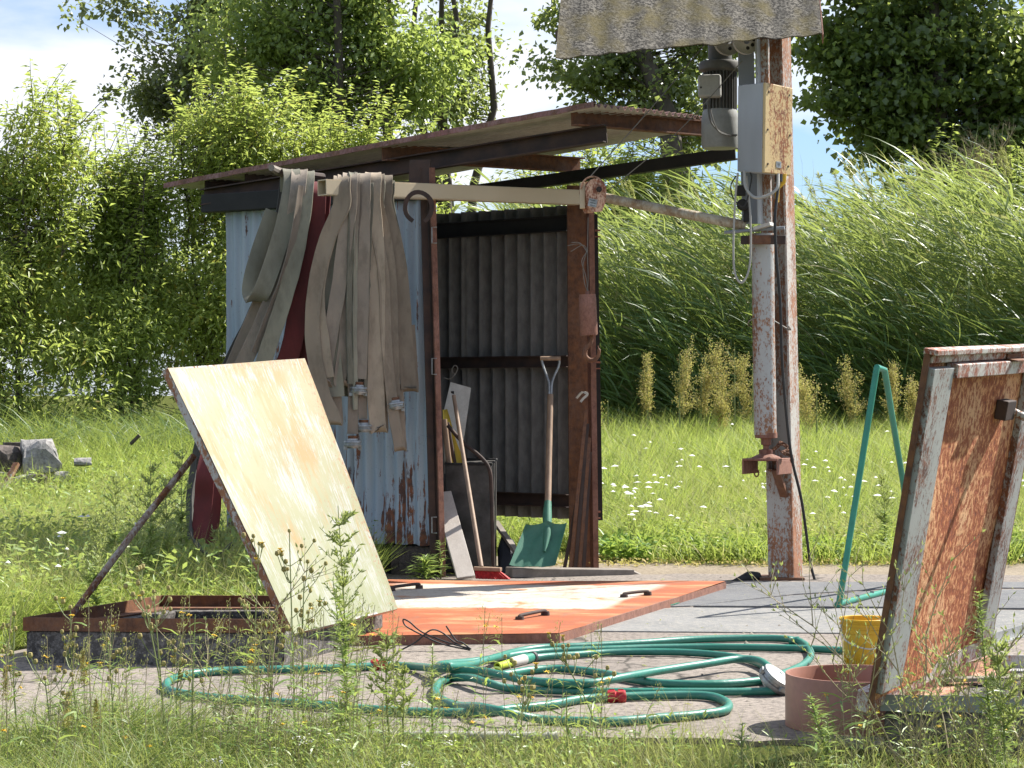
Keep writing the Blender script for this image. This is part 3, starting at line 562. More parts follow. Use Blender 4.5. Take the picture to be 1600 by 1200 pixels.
# loop of grey cable
m = MB(); m.tube(cv((1153, 270, 12.5), (1149, 310, 12.5), (1146, 380, 12.5), (1148, 425, 12.5), (1158, 442, 12.5), (1169, 426, 12.5), (1173, 390, 12.5), (1172, 330, 12.5), (1166, 275, 12.52)), .0062, 8)
tag(m.build('cable_loop', M['plastic'], org=W(1158, 442, 12.5), smooth=True), 'grey cable hanging in a long U loop under the cabinet', 'cable')
m = MB(); m.tube(cv((1217, 285, 12.45), (1211, 340, 12.4), (1213, 400, 12.42), (1219, 470, 12.45), (1222, 560, 12.5), (1228, 640, 12.55), (1237, 715, 12.6), (1252, 780, 12.7), (1262, 850, 12.8), (1266, 880, 12.85), (1273, 906, 12.85)), .0085, 8)
tag(m.build('power_cable', M['rubber'], org=G(1273, 906), smooth=True), 'black power cable running down the post to the ground', 'cable')

# ---------------------------------------------------------------- hoist motor
mo = thing('hoist_motor', 'grimy electric hoist motor upright on the beam left of the cabinet', 'motor', W(1125, 232, 13.05))
c0 = W(1125, 232, 13.05); pm = lambda py: (232 - py) / F * 13.05
m = MB(); m.lathe(c0, [(0, 0), (.105, 0), (.112, pm(226)), (.112, pm(186)), (.105, pm(176)), (.1, pm(172))], 26); m.build('lower_housing', M['motorlight'], mo, True)
m = MB(); n = 30; prof = []
for k in range(n):
    a = 2 * math.pi * k / n; r = .1; x = Vector((math.cos(a), math.sin(a), 0)); tt = Vector((-x.y, x.x, 0)); q = c0 + x * .088; m.box(q + Z * (pm(172) + pm(112)) / 2, (.03, .006, pm(112) - pm(172)), (x, tt, Z))
m.tube([c0 + Z * pm(172), c0 + Z * pm(112)], .082, 20); m.build('finned_body', M['motor'], mo)
m = MB(); m.lathe(c0, [(.095, pm(114)), (.128, pm(110)), (.13, pm(101)), (.12, pm(97)), (.07, pm(95)), (.075, pm(60)), (.06, pm(54)), (0, pm(54))], 26); m.build('fan_flange', M['motor'], mo, True)
jb = W(1109, 135, 12.90); m = MB(); m.box(jb, (.135, .07, .135), (Vector((.98, -.2, 0)), Vector((.2, .98, 0)), Z)); jo = m.build('junction_box', M['plastic'], mo, bevel=.014)
for sx in (-.055, .055): m = MB(); m.lathe(jb + Vector((sx, -.036 - sx * .2, -.01)), [(.006, 0), (.005, .006), (0, .006)], 8, (.2, -.98, 0)); m.build('screw', M['black'], jo)
m = MB(); m.tube([W(1107, 156, 12.88), W(1107, 164, 12.88)], .014, 8); m.tube(cv((1106, 164, 12.88), (1110, 188, 12.88), (1122, 204, 12.9), (1138, 211, 12.92), (1152, 211, 12.9)), .0055, 6); m.tube(cv((1108, 164, 12.88), (1116, 192, 12.88), (1126, 208, 12.9), (1150, 213, 12.92)), .004, 6); m.build('cable', M['motor'], mo, True)
for i, (px, Y) in enumerate(((1138, 12.82), (1166, 12.7))):
    q = W(px, 64, Y); sp = thing('sheave_wheel', ('dirty' if i == 0 else 'paler') + ' holed sheave wheel above the motor, ' + ('left' if i == 0 else 'right') + ' one of the pair', 'pulley wheel', q, 'sheave wheels under the canopy')
    m = MB(); rr = .085 if i == 0 else .078; m.lathe(q, [(.02, -.012), (rr * .78, -.006), (rr, -.018), (rr, -.006), (rr * .9, 0), (rr, .006), (rr, .018), (rr * .78, .006), (.02, .012), (.02, -.012)], 32, (.1, -1, 0)); wh = m.build('disc', M['white' if i else 'plastic'], sp, True)
    for k in range(8): a = R(k * 45 + 10); m = MB(); m.lathe(q + Vector((math.cos(a) * rr * .55, 0, math.sin(a) * rr * .55)) + Vector((.1, -1, 0)).normalized() * .0075, [(.011, 0), (.011, .002), (0, .002)], 10, (.1, -1, 0)); m.build('hole', M['black'], wh)
# wire ropes
def wire(pts, r, label, name='wire_rope', mat='cable', n=6, k=6):
    m = MB(); P = cat([W(*q) for q in pts], k) if len(pts) > 2 else [W(*q) for q in pts]; m.tube(P, r, n); return tag(m.build(name, M[mat], org=P[0], smooth=True), label, 'cable')
wire([(923, 275, 12.55), (1020, 166, 12.65), (1104, 66, 12.8)], .0034, 'pale steel rope rising from the orange pulley to the canopy')
wire([(953, 296, 12.75), (1060, 205, 12.8), (1160, 95, 12.75)], .003, 'thin dark steel rope slanting from behind the pulley to the motor')

# ---------------------------------------------------------------- canopy sheet above
ca = thing('canopy', 'lichened corrugated fibre cement canopy at the top above the motor', 'canopy', W(1075, 88, 12.2))
A0, A1 = W(868, 90, 11.9), W(1284, 52, 12.35); up = Vector((.04, .50, .42)); dd = (A1 - A0); nn = dd.cross(up).normalized(); nn = nn if nn.z > 0 else -nn
corr(A0, dd, up * 2.2, .177, .005, nn, 14, .007, .006, .03, 6, .1).build('corrugated_sheet', M['eternit'], ca, True)
m = MB(); m.beam(A1 + Vector((.008, .01, -.03)), A1 + up * 2.2 + Vector((.008, .01, -.03)), .006, .06); m.build('end_strip', M['rust_pink'], ca)
m = MB(); m.beam(A0 + up * .5 - nn * .06, A1 + up * .5 - nn * .06, .06, .06); m.build('batten', M['darkrust'], ca); m = MB(); m.beam(A0 + up * 1.7 - nn * .06, A1 + up * 1.7 - nn * .06, .06, .06); m.build('batten', M['darkrust'], ca)

# ---------------------------------------------------------------- pulley block + hook
pb = thing('pulley_block', 'orange and white pulley block with curved rope guard beside the door post', 'pulley block', W(926, 305, 12.6))
q = W(929, 296, 12.6); m = MB()
def plate2(cx, cy, Y, th, mat, nm, sc=1):
    P = []
    for a in range(0, 181, 20): P.append(W(cx, cy, Y) + Vector((math.cos(R(a)) * .062 * sc, 0, math.sin(R(a)) * .072 * sc)))
    P += [W(cx, cy, Y) + Vector((-.045 * sc, 0, -.09)), W(cx, cy, Y) + Vector((-.02, 0, -.125)), W(cx, cy, Y) + Vector((.035 * sc, 0, -.12)), W(cx, cy, Y) + Vector((.055 * sc, 0, -.07))]
    m = MB(); m.prism(P, (0, th, 0)); return m.build(nm, M[mat], pb, bevel=.003)
plate2(931, 298, 12.55, .008, 'orange', 'cheek_plate'); plate2(919, 300, 12.64, .008, 'orange', 'cheek_plate', .85)
m = MB(); m.lathe(W(928, 294, 12.59), [(0, -.015), (.05, -.015), (.04, 0), (.05, .015), (0, .015)], 24, (0, 1, 0)); m.build('sheave', M['darkrust'], pb, True)
m = MB(); m.tube([W(926, 297, 12.59) + Vector((math.cos(R(a)) * .068, 0, math.sin(R(a)) * .078)) for a in range(10, 176, 15)], .006, 8); m.build('rope_guard', M['orange'], pb, True)
m = MB(); m.box(W(910, 306, 12.62), (.03, .05, .15)); m.build('side_strap', M['cream'], pb, bevel=.004)
m = MB(); m.box(W(926, 317, 12.543), (.05, .003, .045), (Vector((.97, 0, -.22)), Vector((0, 1, 0)), Vector((.22, 0, .97)))); np_ = m.build('nameplate', M['alu'], pb)
for k in range(3): m = MB(); m.box(W(926, 313 + k * 4, 12.54), (.034, .001, .0025), (Vector((.97, 0, -.22)), Vector((0, 1, 0)), Vector((.22, 0, .97)))); m.build('plate_line', M['black'], np_)
m = MB(); m.lathe(W(936, 296, 12.545), [(0, 0), (.018, 0), (.018, .012), (.009, .012), (.009, .02), (0, .02)], 6, (0, -1, 0)); m.build('bolt', M['darkrust'], pb)
hk = thing('hoist_hook', 'rusty cylinder weight with lifting hook hanging from frayed rope', 'hook', W(920, 565, 12.6))
c0 = W(920, 524, 12.6); hh = (524 - 460) / F * 12.6; m = MB(); lx = Vector((-.035, 0, 1)).normalized(); m.lathe(c0, [(0, 0), (.048, 0), (.052, .01), (.050, hh - .02), (.048, hh - .012), (.048, hh), (.01, hh), (.012, hh + .02), (0, hh + .02)], 22, lx); m.build('weight', M['rust_pink'], hk, True)
P = cat([W(924, 524, 12.6), W(923, 535, 12.6), W(915, 545, 12.6), W(914, 556, 12.6), W(922, 563, 12.6), W(932, 560, 12.6), W(936, 550, 12.6), W(934, 540, 12.6)], 5); n_ = len(P)
m = MB(); m.tube(P, [.010 + .006 * math.sin(math.pi * min(k / n_ * 1.25, 1)) - (.007 if k > n_ - 4 else 0) for k in range(n_)], 10); m.build('hook', M['rust'], hk, True)
m = MB()
for pts in ([(918, 456, 12.6), (913, 440, 12.6), (911, 415, 12.6), (916, 395, 12.6), (914, 388, 12.6), (905, 381, 12.62), (886, 384, 12.6)], [(919, 456, 12.6), (915, 430, 12.6), (909, 408, 12.58), (917, 392, 12.6), (910, 383, 12.6), (892, 393, 12.6)], [(918, 456, 12.6), (919, 430, 12.6), (918, 395, 12.6), (919, 340, 12.6)], [(918, 395, 12.6), (907, 380, 12.6), (893, 379, 12.6)]):
    m.tube(cat([W(*q) for q in pts], 4), .0022, 5)
m.build('frayed_rope', M['cable'], hk, True)

# ---------------------------------------------------------------- fire hoses
def yy(px): return 12.45 + (px - 503) / 402 * 1.21
def hose(label, strips_, mat, catg='fire hose', coup=None, group='canvas fire hoses hung up to dry', seg=6):
    top = W(*strips_[0][0][0]); t = thing('fire_hose', label, catg, top, group)
    for (pts, wpx, ang) in strips_:
        P = cat([W(*q) for q in pts], seg); n = len(P); m = MB(); wpx = [wpx[min(int(k / (n - 1) * (len(wpx) - 1) + .5), len(wpx) - 1)] for k in range(n)] if isinstance(wpx, list) else wpx; a = R(ang) if not isinstance(ang, tuple) else [R(ang[0] + (ang[1] - ang[0]) * k / (n - 1)) for k in range(n)]
        m.ribbon(P, [q_ / F * pts[0][2] for q_ in wpx] if isinstance(wpx, list) else wpx / F * pts[0][2], a, .010); m.build('strap_run', M[mat], t, True)
    if coup:
        px, py, Y, tilt = coup; ax = Vector((math.sin(R(tilt)), 0, -math.cos(R(tilt)))); c = W(px, py, Y)
        m = MB(); m.lathe(c - ax * .045, [(.026, .018), (.029, .021), (.029, .028), (.027, .030), (.029, .033), (.029, .042), (.026, .044)], 18, ax); m.build('binding', M['rust'], t, True)
        m = MB(); m.lathe(c, [(0, -.01), (.03, -.01), (.032, 0), (.050, .003), (.052, .012), (.046, .016), (.046, .024), (.052, .028), (.05, .036), (.035, .038), (.033, .046), (0, .046)], 24, ax)
        co = m.build('coupling', M['alu'], t, True)
        for k in range(2):
            s = Vector((math.cos(k * math.pi + .5), math.sin(k * math.pi + .5), 0)) * .045; m = MB(); m.box(c + s + ax * .045, (.022, .014, .02)); m.build('lug', M['alu'], co, bevel=.002)
    return t
Yf, Yb = 12.42, 12.62
def over(px, Y): return [(px - 4, 300, Y + .13), (px - 4, 278, Y + .10), (px, 271, Y + .03), (px + 3, 278, Y - .02)]
def tube_y(x): return 12.45 + (x - 503) / 402 * 1.21
def strand(pts, w_, lay, ang=6, end=None):
    x0 = pts[0][0]; yc = tube_y(x0); rad = .090 - .009 * lay; cy = 293 + (x0 - 503) / 402 * 16; k = F / yc; Yf_ = yc - rad
    P = [(x0, cy + 30, yc + rad), (x0, cy, yc + rad), (x0, cy - .72 * rad * k, yc + .72 * rad), (x0 + 1, cy - rad * k, yc), (x0 + 1, cy - .72 * rad * k, yc - .72 * rad), (x0 + .5, cy, Yf_)]
    if pts[0][1] > cy + 12: P.append((pts[0][0], pts[0][1], Yf_))
    P += [(x, y, Yf_ + .0001 * (y - 300) * .3) for x, y in pts[1:]]
    if end == 'loop':
        x, y = pts[-1]; P += [(x + 1, y + 9, Yf_ + .012), (x + 3, y + 13, Yf_ + .04), (x + 4, y + 8, Yf_ + .068), (x + 3, y - 10, Yf_ + .075), (x - 2, y - 90, Yf_ + .06)]
    return (P, w_, ang)
def ce(x, y, x0, lay, t=0): return (x, y, tube_y(x0) - (.090 - .009 * lay) + .01, t)
hose('taupe canvas hose whose coupling hangs highest in the middle of the bundle', [strand([(566, 322), (565, 400), (563, 500), (560, 592)], 25, -.2)], 'hoseC', coup=ce(560, 604, 566, -.2, -2))
hose('taupe canvas hose with the rusty banded coupling at the right of the bundle', [strand([(590, 322), (605, 390), (611, 460), (613, 540), (616, 618)], 20, 0, 14)], 'hoseA', coup=ce(617, 628, 590, 0, 8))
hose('taupe canvas hose with the lowest coupling left of the bundle middle', [strand([(557, 322), (551, 400), (549, 520), (552, 620), (551, 678)], 17, 2, 12)], 'hoseC', coup=ce(551, 688, 557, 2))
hose('narrow taupe hose with coupling tucked behind the bundle middle', [strand([(573, 322), (570, 400), (566, 560), (567, 655)], 14, 2.6, 20)], 'hoseC', coup=ce(568, 663, 573, 2.6))
hose('wide taupe hose folded to the right with its bend beside the couplings', [strand([(600, 322), (618, 385), (627, 450), (632, 520), (638, 598)], 25, .6, 12, 'loop')], 'hoseA')
hose('wide taupe hose with the pointed bend hanging lowest at the right', [strand([(582, 322), (588, 400), (589, 500), (587, 600), (590, 662)], 26, -1, 4, 'loop'), strand([(578, 322), (598, 420), (604, 540), (614, 640), (623, 690)], 18, 1.4, 22, 'loop')], 'hoseA')
hose('taupe canvas hose doubled in a rounded loop left of the couplings', [strand([(546, 322), (538, 380), (529, 450), (515, 530), (505, 592)], 23, .3, 8, 'loop'), strand([(552, 322), (546, 400), (542, 480), (538, 540), (531, 590)], 20, .9, 16, 'loop')], 'hoseC')
hose('pale taupe hose bowing out at the left edge of the middle bundle', [strand([(532, 322), (512, 370), (496, 430), (488, 500), (492, 560), (504, 615), (520, 650)], 24, 2.4, 2, 'loop'), strand([(537, 322), (517, 365), (502, 420), (497, 470), (504, 530), (512, 590)], 21, 1.6, -6)], 'hoseA')
hose('bundle-back taupe hose showing only narrow folded edges', [strand([(549, 322), (547, 400), (545, 500), (547, 600)], 11, -.1, 50), strand([(557, 322), (555, 400), (554, 520), (555, 640)], 10, .2, 58), strand([(575, 322), (577, 400), (576, 500), (573, 620)], 12, .4, 45), strand([(594, 322), (598, 400), (600, 500), (600, 600)], 14, .8, 40), strand([(541, 322), (520, 400), (515, 500), (524, 620)], 30, 4, 0), strand([(602, 322), (622, 420), (628, 540)], 28, 4, 0), strand([(566, 322), (560, 450), (545, 620)], 34, 4, 0), strand([(585, 322), (590, 450), (592, 600)], 32, 4, 0)], 'hoseB')
# left bundle on a wooden peg
m = MB(); m.tube([W(424, 262, 12.6), W(436, 268, 12.75), W(470, 285, 13.3)], [.02, .026, .03], 8); tag(m.build('wooden_peg', M['wood'], org=W(436, 268, 12.75)), 'pointed wooden peg under the eave carrying the left hoses', 'peg')
m = MB(); m.tube([W(440, 268, 12.78), W(505, 276, 13.1)], .02, 8); tag(m.build('hanging_bar', M['darkrust'], org=W(440, 268, 12.78)), 'short dark bar under the eave holding the left hoses', 'bar')
hose('greenish grey hose folded short, its loop highest at the far left', [
    ([(452, 300, 12.84), (452, 272, 12.80), (455, 265, 12.70), (456, 285, 12.62), (447, 340, 12.58), (430, 400, 12.56), (416, 440, 12.55), (408, 458, 12.55), (402, 467, 12.57), (397, 470, 12.60), (392, 455, 12.64), (396, 425, 12.66), (410, 380, 12.68), (428, 330, 12.70)], 27, (0, 18))], 'hoseB')
hose('long dark canvas hose reaching down behind the pale lid, outermost left', [
    ([(448, 272, 12.9), (440, 340, 12.85), (420, 430, 12.8), (392, 500, 12.78), (362, 560, 12.76), (325, 650, 12.75), (306, 735, 12.75), (300, 800, 12.75), (303, 842, 12.75)], 20, 20)], 'hoseD')
hose('long grey brown hose hanging slanted between dark hose and red hose', [
    ([(470, 300, 12.85), (468, 272, 12.8), (468, 266, 12.7), (466, 290, 12.60), (458, 350, 12.59), (438, 430, 12.59), (412, 500, 12.59), (384, 560, 12.59), (350, 630, 12.6)], 25, (0, 8)),
    ([(462, 290, 12.66), (450, 350, 12.66), (428, 420, 12.66), (398, 490, 12.66), (368, 560, 12.66), (335, 640, 12.66)], 22, 15),
    ([(470, 290, 12.55), (462, 350, 12.54), (446, 420, 12.54), (420, 490, 12.55), (396, 550, 12.55)], 12, 45)], 'hoseC')
hose('grey hose draped against the red one in the left bundle', [
    ([(480, 300, 12.85), (478, 276, 12.8), (479, 269, 12.7), (477, 300, 12.60), (471, 350, 12.56), (457, 420, 12.55), (440, 480, 12.55), (420, 540, 12.55), (402, 600, 12.55)], 25, (-5, 15)),
    ([(474, 280, 12.64), (468, 360, 12.62), (450, 430, 12.60), (428, 500, 12.60), (410, 570, 12.60)], 20, 25)], 'hoseB')
hose('dark red fire hose between the two grey bundles, looping low behind the lid', [
    ([(494, 300, 12.9), (493, 284, 12.85), (494, 300, 12.64), (489, 380, 12.62), (476, 440, 12.62), (464, 500, 12.62), (450, 560, 12.62), (420, 620, 12.65)], 31, (0, 10)),
    ([(504, 305, 12.75), (500, 360, 12.70), (492, 430, 12.68), (486, 500, 12.68), (474, 570, 12.68)], 26, -8)], 'red')
hose('lower fold of red hose, lined grey, dangling left of the lid above the weeds', [
    ([(352, 640, 12.0), (334, 690, 11.7), (322, 735, 11.6), (318, 780, 11.6), (314, 815, 11.58), (312, 842, 11.55)], [26, 27, 28, 29, 26, 20], (0, 12)),
    ([(350, 690, 11.8), (338, 750, 11.75), (334, 800, 11.75), (330, 850, 11.75)], 22, (15, 40))], 'red')
hose('grey underside loop of the low hanging red hose', [
    ([(310, 715, 11.66), (302, 775, 11.62), (300, 826, 11.56), (305, 846, 11.54), (318, 862, 11.52), (335, 868, 11.52), (350, 862, 11.54), (364, 850, 11.56)], 15, 75)], 'hoseD')

# ---------------------------------------------------------------- things in and at the shed opening
bx = thing('ash_bin', 'tall stained black steel bin inside the shed opening', 'bin', W(732, 905, 13.55))
c4 = [W(696, 907, 13.30), W(768, 902, 13.25), W(776, 892, 13.55), W(700, 897, 13.6)]
for p in c4: p.z = .01
m = MB(); top = [p + Vector((0, 0, .66 + (.02 if i > 1 else 0))) for i, p in enumerate(c4)]; m.hexa(c4 + top); m.build('body', M['bin'], bx, bevel=.006)
m = MB(); m.tube([top[0] + Z * .004, top[1] + Z * .004, top[2] + Z * .004, top[3] + Z * .004, top[0] + Z * .004], .008, 6); m.build('rim', M['black'], bx, True)
m = MB(); m.tube(cat([W(716, 732, 13.3), W(735, 724, 13.3), W(765, 730, 13.3)], 5), .01, 6); m.build('bail', M['rubber'], bx, True)
# grey board with hole
bo = thing('grey_board', 'pale grey board with a slot leaning in the shed corner', 'board', W(712, 740, 13.6))
P = [W(692, 648, 13.55), W(704, 597, 13.6), W(736, 606, 13.6), W(718, 735, 13.5), W(694, 740, 13.5)]; m = MB(); m.prism(P, (0, .015, 0)); m.build('board', M['white'], bo)
m = MB(); m.box(W(707, 615, 13.59), (.02, .006, .03)); m.build('slot', M['black'], bo)
m = MB(); P = cat([W(695, 640, 13.45), W(704, 690, 13.42), (W(716, 722, 13.4)), W(734, 740, 13.4)], 5); m.ribbon(P, [.03 + .05 * math.sin(math.pi * k / (len(P) - 1)) for k in range(len(P))], .1, .02); tag(m.build('yellow_sleeve', M['yellowcloth'], org=P[-1], smooth=True), 'yellow plastic sleeve stuck in the black bin', 'sleeve')
def stick(pts, r, label, name, mat, catg):
    m = MB(); P = [W(*q) for q in pts]; m.tube(cat(P, 4), r, 9); return tag(m.build(name, M[mat], org=P[-1], smooth=True), label, catg)
stick([(694, 655, 13.35), (699, 700, 13.35), (704, 742, 13.35)], .018, 'brown tool handle beside the post standing in the black bin', 'garden_tool', 'handle', 'tool')
stick([(699, 660, 13.4), (706, 700, 13.4), (714, 742, 13.4)], .013, 'dark tool handle next to the yellow sleeve in the bin', 'garden_tool', 'darkrust', 'tool')
stick([(694, 590, 13.6), (702, 592, 13.6), (711, 585, 13.6), (715, 575, 13.6), (710, 571, 13.6), (706, 580, 13.6), (712, 586, 13.6)], .003, 'small twisted wire loop above the grey board', 'wire_loop', 'cable', 'wire')
stick([(700, 665, 13.3), (722, 690, 13.25), (752, 715, 13.2), (765, 735, 13.18), (768, 770, 13.18), (770, 850, 13.16), (771, 888, 13.15)], .012, 'long dark crowbar like rod hooked over the bin', 'steel_rod', 'darkrust', 'rod')
# broom
br = thing('broom', 'broom with thin wooden stick and red bristles leaning on the bin', 'broom', W(765, 900, 12.4))
m = MB(); m.tube([W(709, 618, 13.15), W(722, 700, 12.98), W(752, 886, 12.42)], [.012, .013, .014], 10); m.build('stick', M['handle'], br, True)
m = MB(); m.beam(W(741, 888, 12.42), W(783, 890, 12.38), .05, .022); m.build('head', M['handle'], br, bevel=.004)
m = MB()
for k in range(620):
    u = random.random(); v = random.random() - .5; p = W(742 + u * 40, 891 + 2 * u, 12.42 - .04 * u) + Vector((0, v * .04, 0)); q = p + Vector((.035 * u + .015 + random.uniform(-.012, .012), -.03 + v * .03, -.05 + random.uniform(-.004, .004))); q.z = max(q.z, .052); m.tube([p, q], .0028, 3, False)
o = m.build('bristles', M['bristle'], br); o['kind'] = 'stuff'
# white leaning board, sill beam, shovel, bag
m = MB(); a, b = W(691, 770, 13.25), W(728, 903, 12.82); m.beam(a, b, .022, .11, up=(.9, .3, .2)); tag(m.build('leaning_plank', M['woodpale'], org=b, bevel=.003), 'whitish plank leaning against the shed post foot', 'plank')
m = MB(); a, b = W(795, 894, 13.0), W(985, 896, 13.25); m.beam(a, b, .13, .055); bb = W(1010, 903, 13.25); m.hexa([b + Vector((0, -.06, -.027)), bb + Vector((0, 0, -.008)), bb + Vector((0, .05, -.008)), b + Vector((0, .065, -.027)), b + Vector((0, -.06, .027)), bb + Vector((0, 0, .006)), bb + Vector((0, .05, .006)), b + Vector((0, .065, .027))])
tag(m.build('sill_beam', M['wood'], org=a, bevel=.004), 'grey weathered timber lying across the shed threshold under the shovel', 'timber')
m = MB(); P = cat([W(1144, 910, 12.75), W(1160, 905, 12.8), W(1172, 902, 12.82), W(1184, 903, 12.85)], 5); m.tube(P, [.012 + .024 * min(1, k / 9) for k in range(len(P))], 9); tag(m.build('charred_log', M['black'], org=P[0], smooth=True), 'dark charred stub of wood by the corner of the rust plate', 'log')
sh = thing('shovel', 'green square shovel with Y shaped grip standing on the sill timber', 'shovel', W(835, 886, 12.95))
m = MB(); cpx, cw = [(860, 617), (858, 700), (856, 785)], None; m.tube([W(860, 617, 13.55), W(858, 700, 13.4), W(856, 788, 13.2)], [.0185, .019, .02], 14); m.build('shaft', M['handle'], sh, True)
m = MB(); m.tube(cv((846, 559, 13.62), (848, 570, 13.62), (855, 590, 13.6), (858, 600, 13.58), (858, 620, 13.55)), .008, 8); m.tube(cv((874, 559, 13.62), (873, 572, 13.62), (865, 590, 13.6), (862, 600, 13.58), (861, 620, 13.55)), .008, 8); m.build('grip_fork', M['alu'], sh, True)
m = MB(); m.tube([W(844, 560, 13.62), W(876, 560, 13.62)], .014, 10); m.build('grip', M['handle'], sh, True)
# blade: curved pan with raised socket
TL, TR, BRr, BLl = W(822, 822, 13.12), W(886, 820, 13.12), W(868, 885, 12.95), W(796, 885, 12.95)
nb2 = (TR - TL).cross(BLl - TL).normalized(); nb2 = nb2 if nb2.y < 0 else -nb2; vs = []; fs = []; nU, nV = 20, 12
for side in (0, 1):
    for j in range(nV + 1):
        for i in range(nU + 1):
            u = i / nU; v = j / nV; p = TL.lerp(TR, u).lerp(BLl.lerp(BRr, u), v); e = abs(2 * u - 1); d = .028 * e ** 6 * (1 - .3 * v) + (.03 * max(0, 1 - v * 9))
            for rc in (.28, .72): d -= 0 if v < .25 else .006 * math.exp(-((u - rc) / .05) ** 2)
            if v < .06: p += Z * (-.018 * e)
            soc = .024 * max(0, 1 - v * 1.5) * math.exp(-((u - .52) / .10) ** 2); vs.append(p + nb2 * (d + soc - side * .004))
NN = (nU + 1) * (nV + 1)
for side in (0, 1):
    for j in range(nV):
        for i in range(nU): a = side * NN + j * (nU + 1) + i; q = (a, a + 1, a + nU + 2, a + nU + 1); fs.append(q if side else q[::-1])
def ring_idx():
    l = [i for i in range(nU + 1)] + [j * (nU + 1) + nU for j in range(1, nV + 1)] + [nV * (nU + 1) + i for i in range(nU - 1, -1, -1)] + [j * (nU + 1) for j in range(nV - 1, 0, -1)]; return l
l = ring_idx(); fs += [(a, b, b + NN, a + NN) for a, b in zip(l, l[1:] + l[:1])]
m = MB(); m.add(vs, fs); bl = m.build('blade', M['green'], sh, True)
m = MB(); m.tube([W(856, 784, 13.2), W(855, 805, 13.15), W(855, 835, 13.08), W(851, 862, 13.0)], [.022, .028, .027, .008], 12); m.build('socket', M['green'], sh, True)
m = MB(); bmx = [W(778, 905, 13.35), W(776, 860, 13.5), W(784, 832, 13.55), W(800, 848, 13.5), W(806, 885, 13.4), W(800, 905, 13.3)]; m.prism(bmx, (.02, .12, 0)); o = m.build('black_bag', M['blackbag'], org=W(790, 905, 13.4), bevel=.02); tag(o, 'crumpled black bag lying between the bin and the shovel', 'bag')
m = MB(); m.beam(W(774, 815, 13.6), W(812, 870, 13.4), .04, .02); tag(m.build('grey_plank', M['wood'], org=W(812, 870, 13.4)), 'small grey plank slanting over the black bag', 'plank')
# flat bars leaning in the corner
for k, (x0, x1, mt) in enumerate(((893, 916, 'rust'), (901, 918, 'darkrust'), (908, 921, 'rust'), (914, 922, 'darkrust'), (884, 912, 'darkrust'))):
    m = MB(); a, b = W(x0 - 2, 888, 13.45), W(x1, 640 + k * 22, 13.6); m.beam(a, b, .022, .008, up=(.2, -.9, 0))
    tag(m.build('flat_bar', M[mt], org=a), ['second', 'third', 'fourth', 'innermost, shaded', 'outermost'][k] + ' rusty flat bar leaning in the corner of the right door post', 'steel bar', 'flat bars leaning in the shed corner')
m = MB(); m.ribbon(cat([W(901, 622, 13.65), W(910, 613, 13.62), W(918, 616, 13.62), (W(912, 622, 13.62)), W(907, 628, 13.62)], 3), .015, 0, .006); tag(m.build('rag_knot', M['white'], org=W(910, 620, 13.62)), 'tiny pale rag tied to the right door post', 'rag')
m = MB(); P = W(828, 852, 14.3); m.lathe(P, [(0, .06), (.07, .05), (.085, 0), (.07, -.03), (0, -.04)], 14, (0, -.3, 1)); tag(m.build('clay_pot', M['pvc'], org=P, smooth=True), 'brown rounded pot on the grass behind the shovel', 'pot')

# ---------------------------------------------------------------- left hatch
hl = thing('hatch', 'open pit hatch with cream lid propped up on a rusty rod, at the left', 'hatch', (-1.25, 9.2, 0))
def pit(par, FLc, FRc, BRc, BLc, h, mcurb, mframe, fh=.055, w_=.12, frame_sides=(0, 1, 2, 3)):
    c = [Vector((*p, 0)) for p in (FLc, FRc, BRc, BLc)]; cen = sum(c, Vector()) / 4
    inn = [p + (cen - p) * (w_ * 1.35 / (cen - p).length) for p in c]
    for k in range(4):
        a, b, ai, bi = c[k], c[(k + 1) % 4], inn[k], inn[(k + 1) % 4]; m = MB(); u = Vector((0, 0, h)); e = (b - a).normalized() * .001
        m.hexa([a + e, b - e, bi - e, ai + e, a + u + e, b + u - e, bi + u - e, ai + u + e]); m.build('curb', mcurb, par, bevel=.008)
        if k not in frame_sides: continue
        m = MB(); o_ = (a - cen).normalized() * .012; o2 = (b - cen).normalized() * .012; u1 = Vector((0, 0, h + .002)); t = .008
        m.hexa([a + o_ + u1 - Z * fh * .0, b + o2 + u1, b + o2 * .2 + u1, a + o_ * .2 + u1, a + o_ + u1 + Z * fh, b + o2 + u1 + Z * fh, b + o2 * .2 + u1 + Z * fh, a + o_ * .2 + u1 + Z * fh])
        m.hexa([a + u1, b + u1, b.lerp(bi, .6) + u1, a.lerp(ai, .6) + u1, a + u1 + Z * .006, b + u1 + Z * .006, b.lerp(bi, .6) + u1 + Z * .006, a.lerp(ai, .6) + u1 + Z * .006])
        m.build('frame_rail', mframe if not isinstance(mframe, list) else mframe[k], par)
    m = MB(); m.prism([p + Z * .008 for p in inn], (0, 0, .004)); m.build('pit_floor', M['black'], par)
pit(hl, (-1.98, 8.86), (-.92, 8.78), (-.58, 9.80), (-1.58, 9.82), .135, M['curb'], M['rust'], frame_sides=(0, 2, 3))
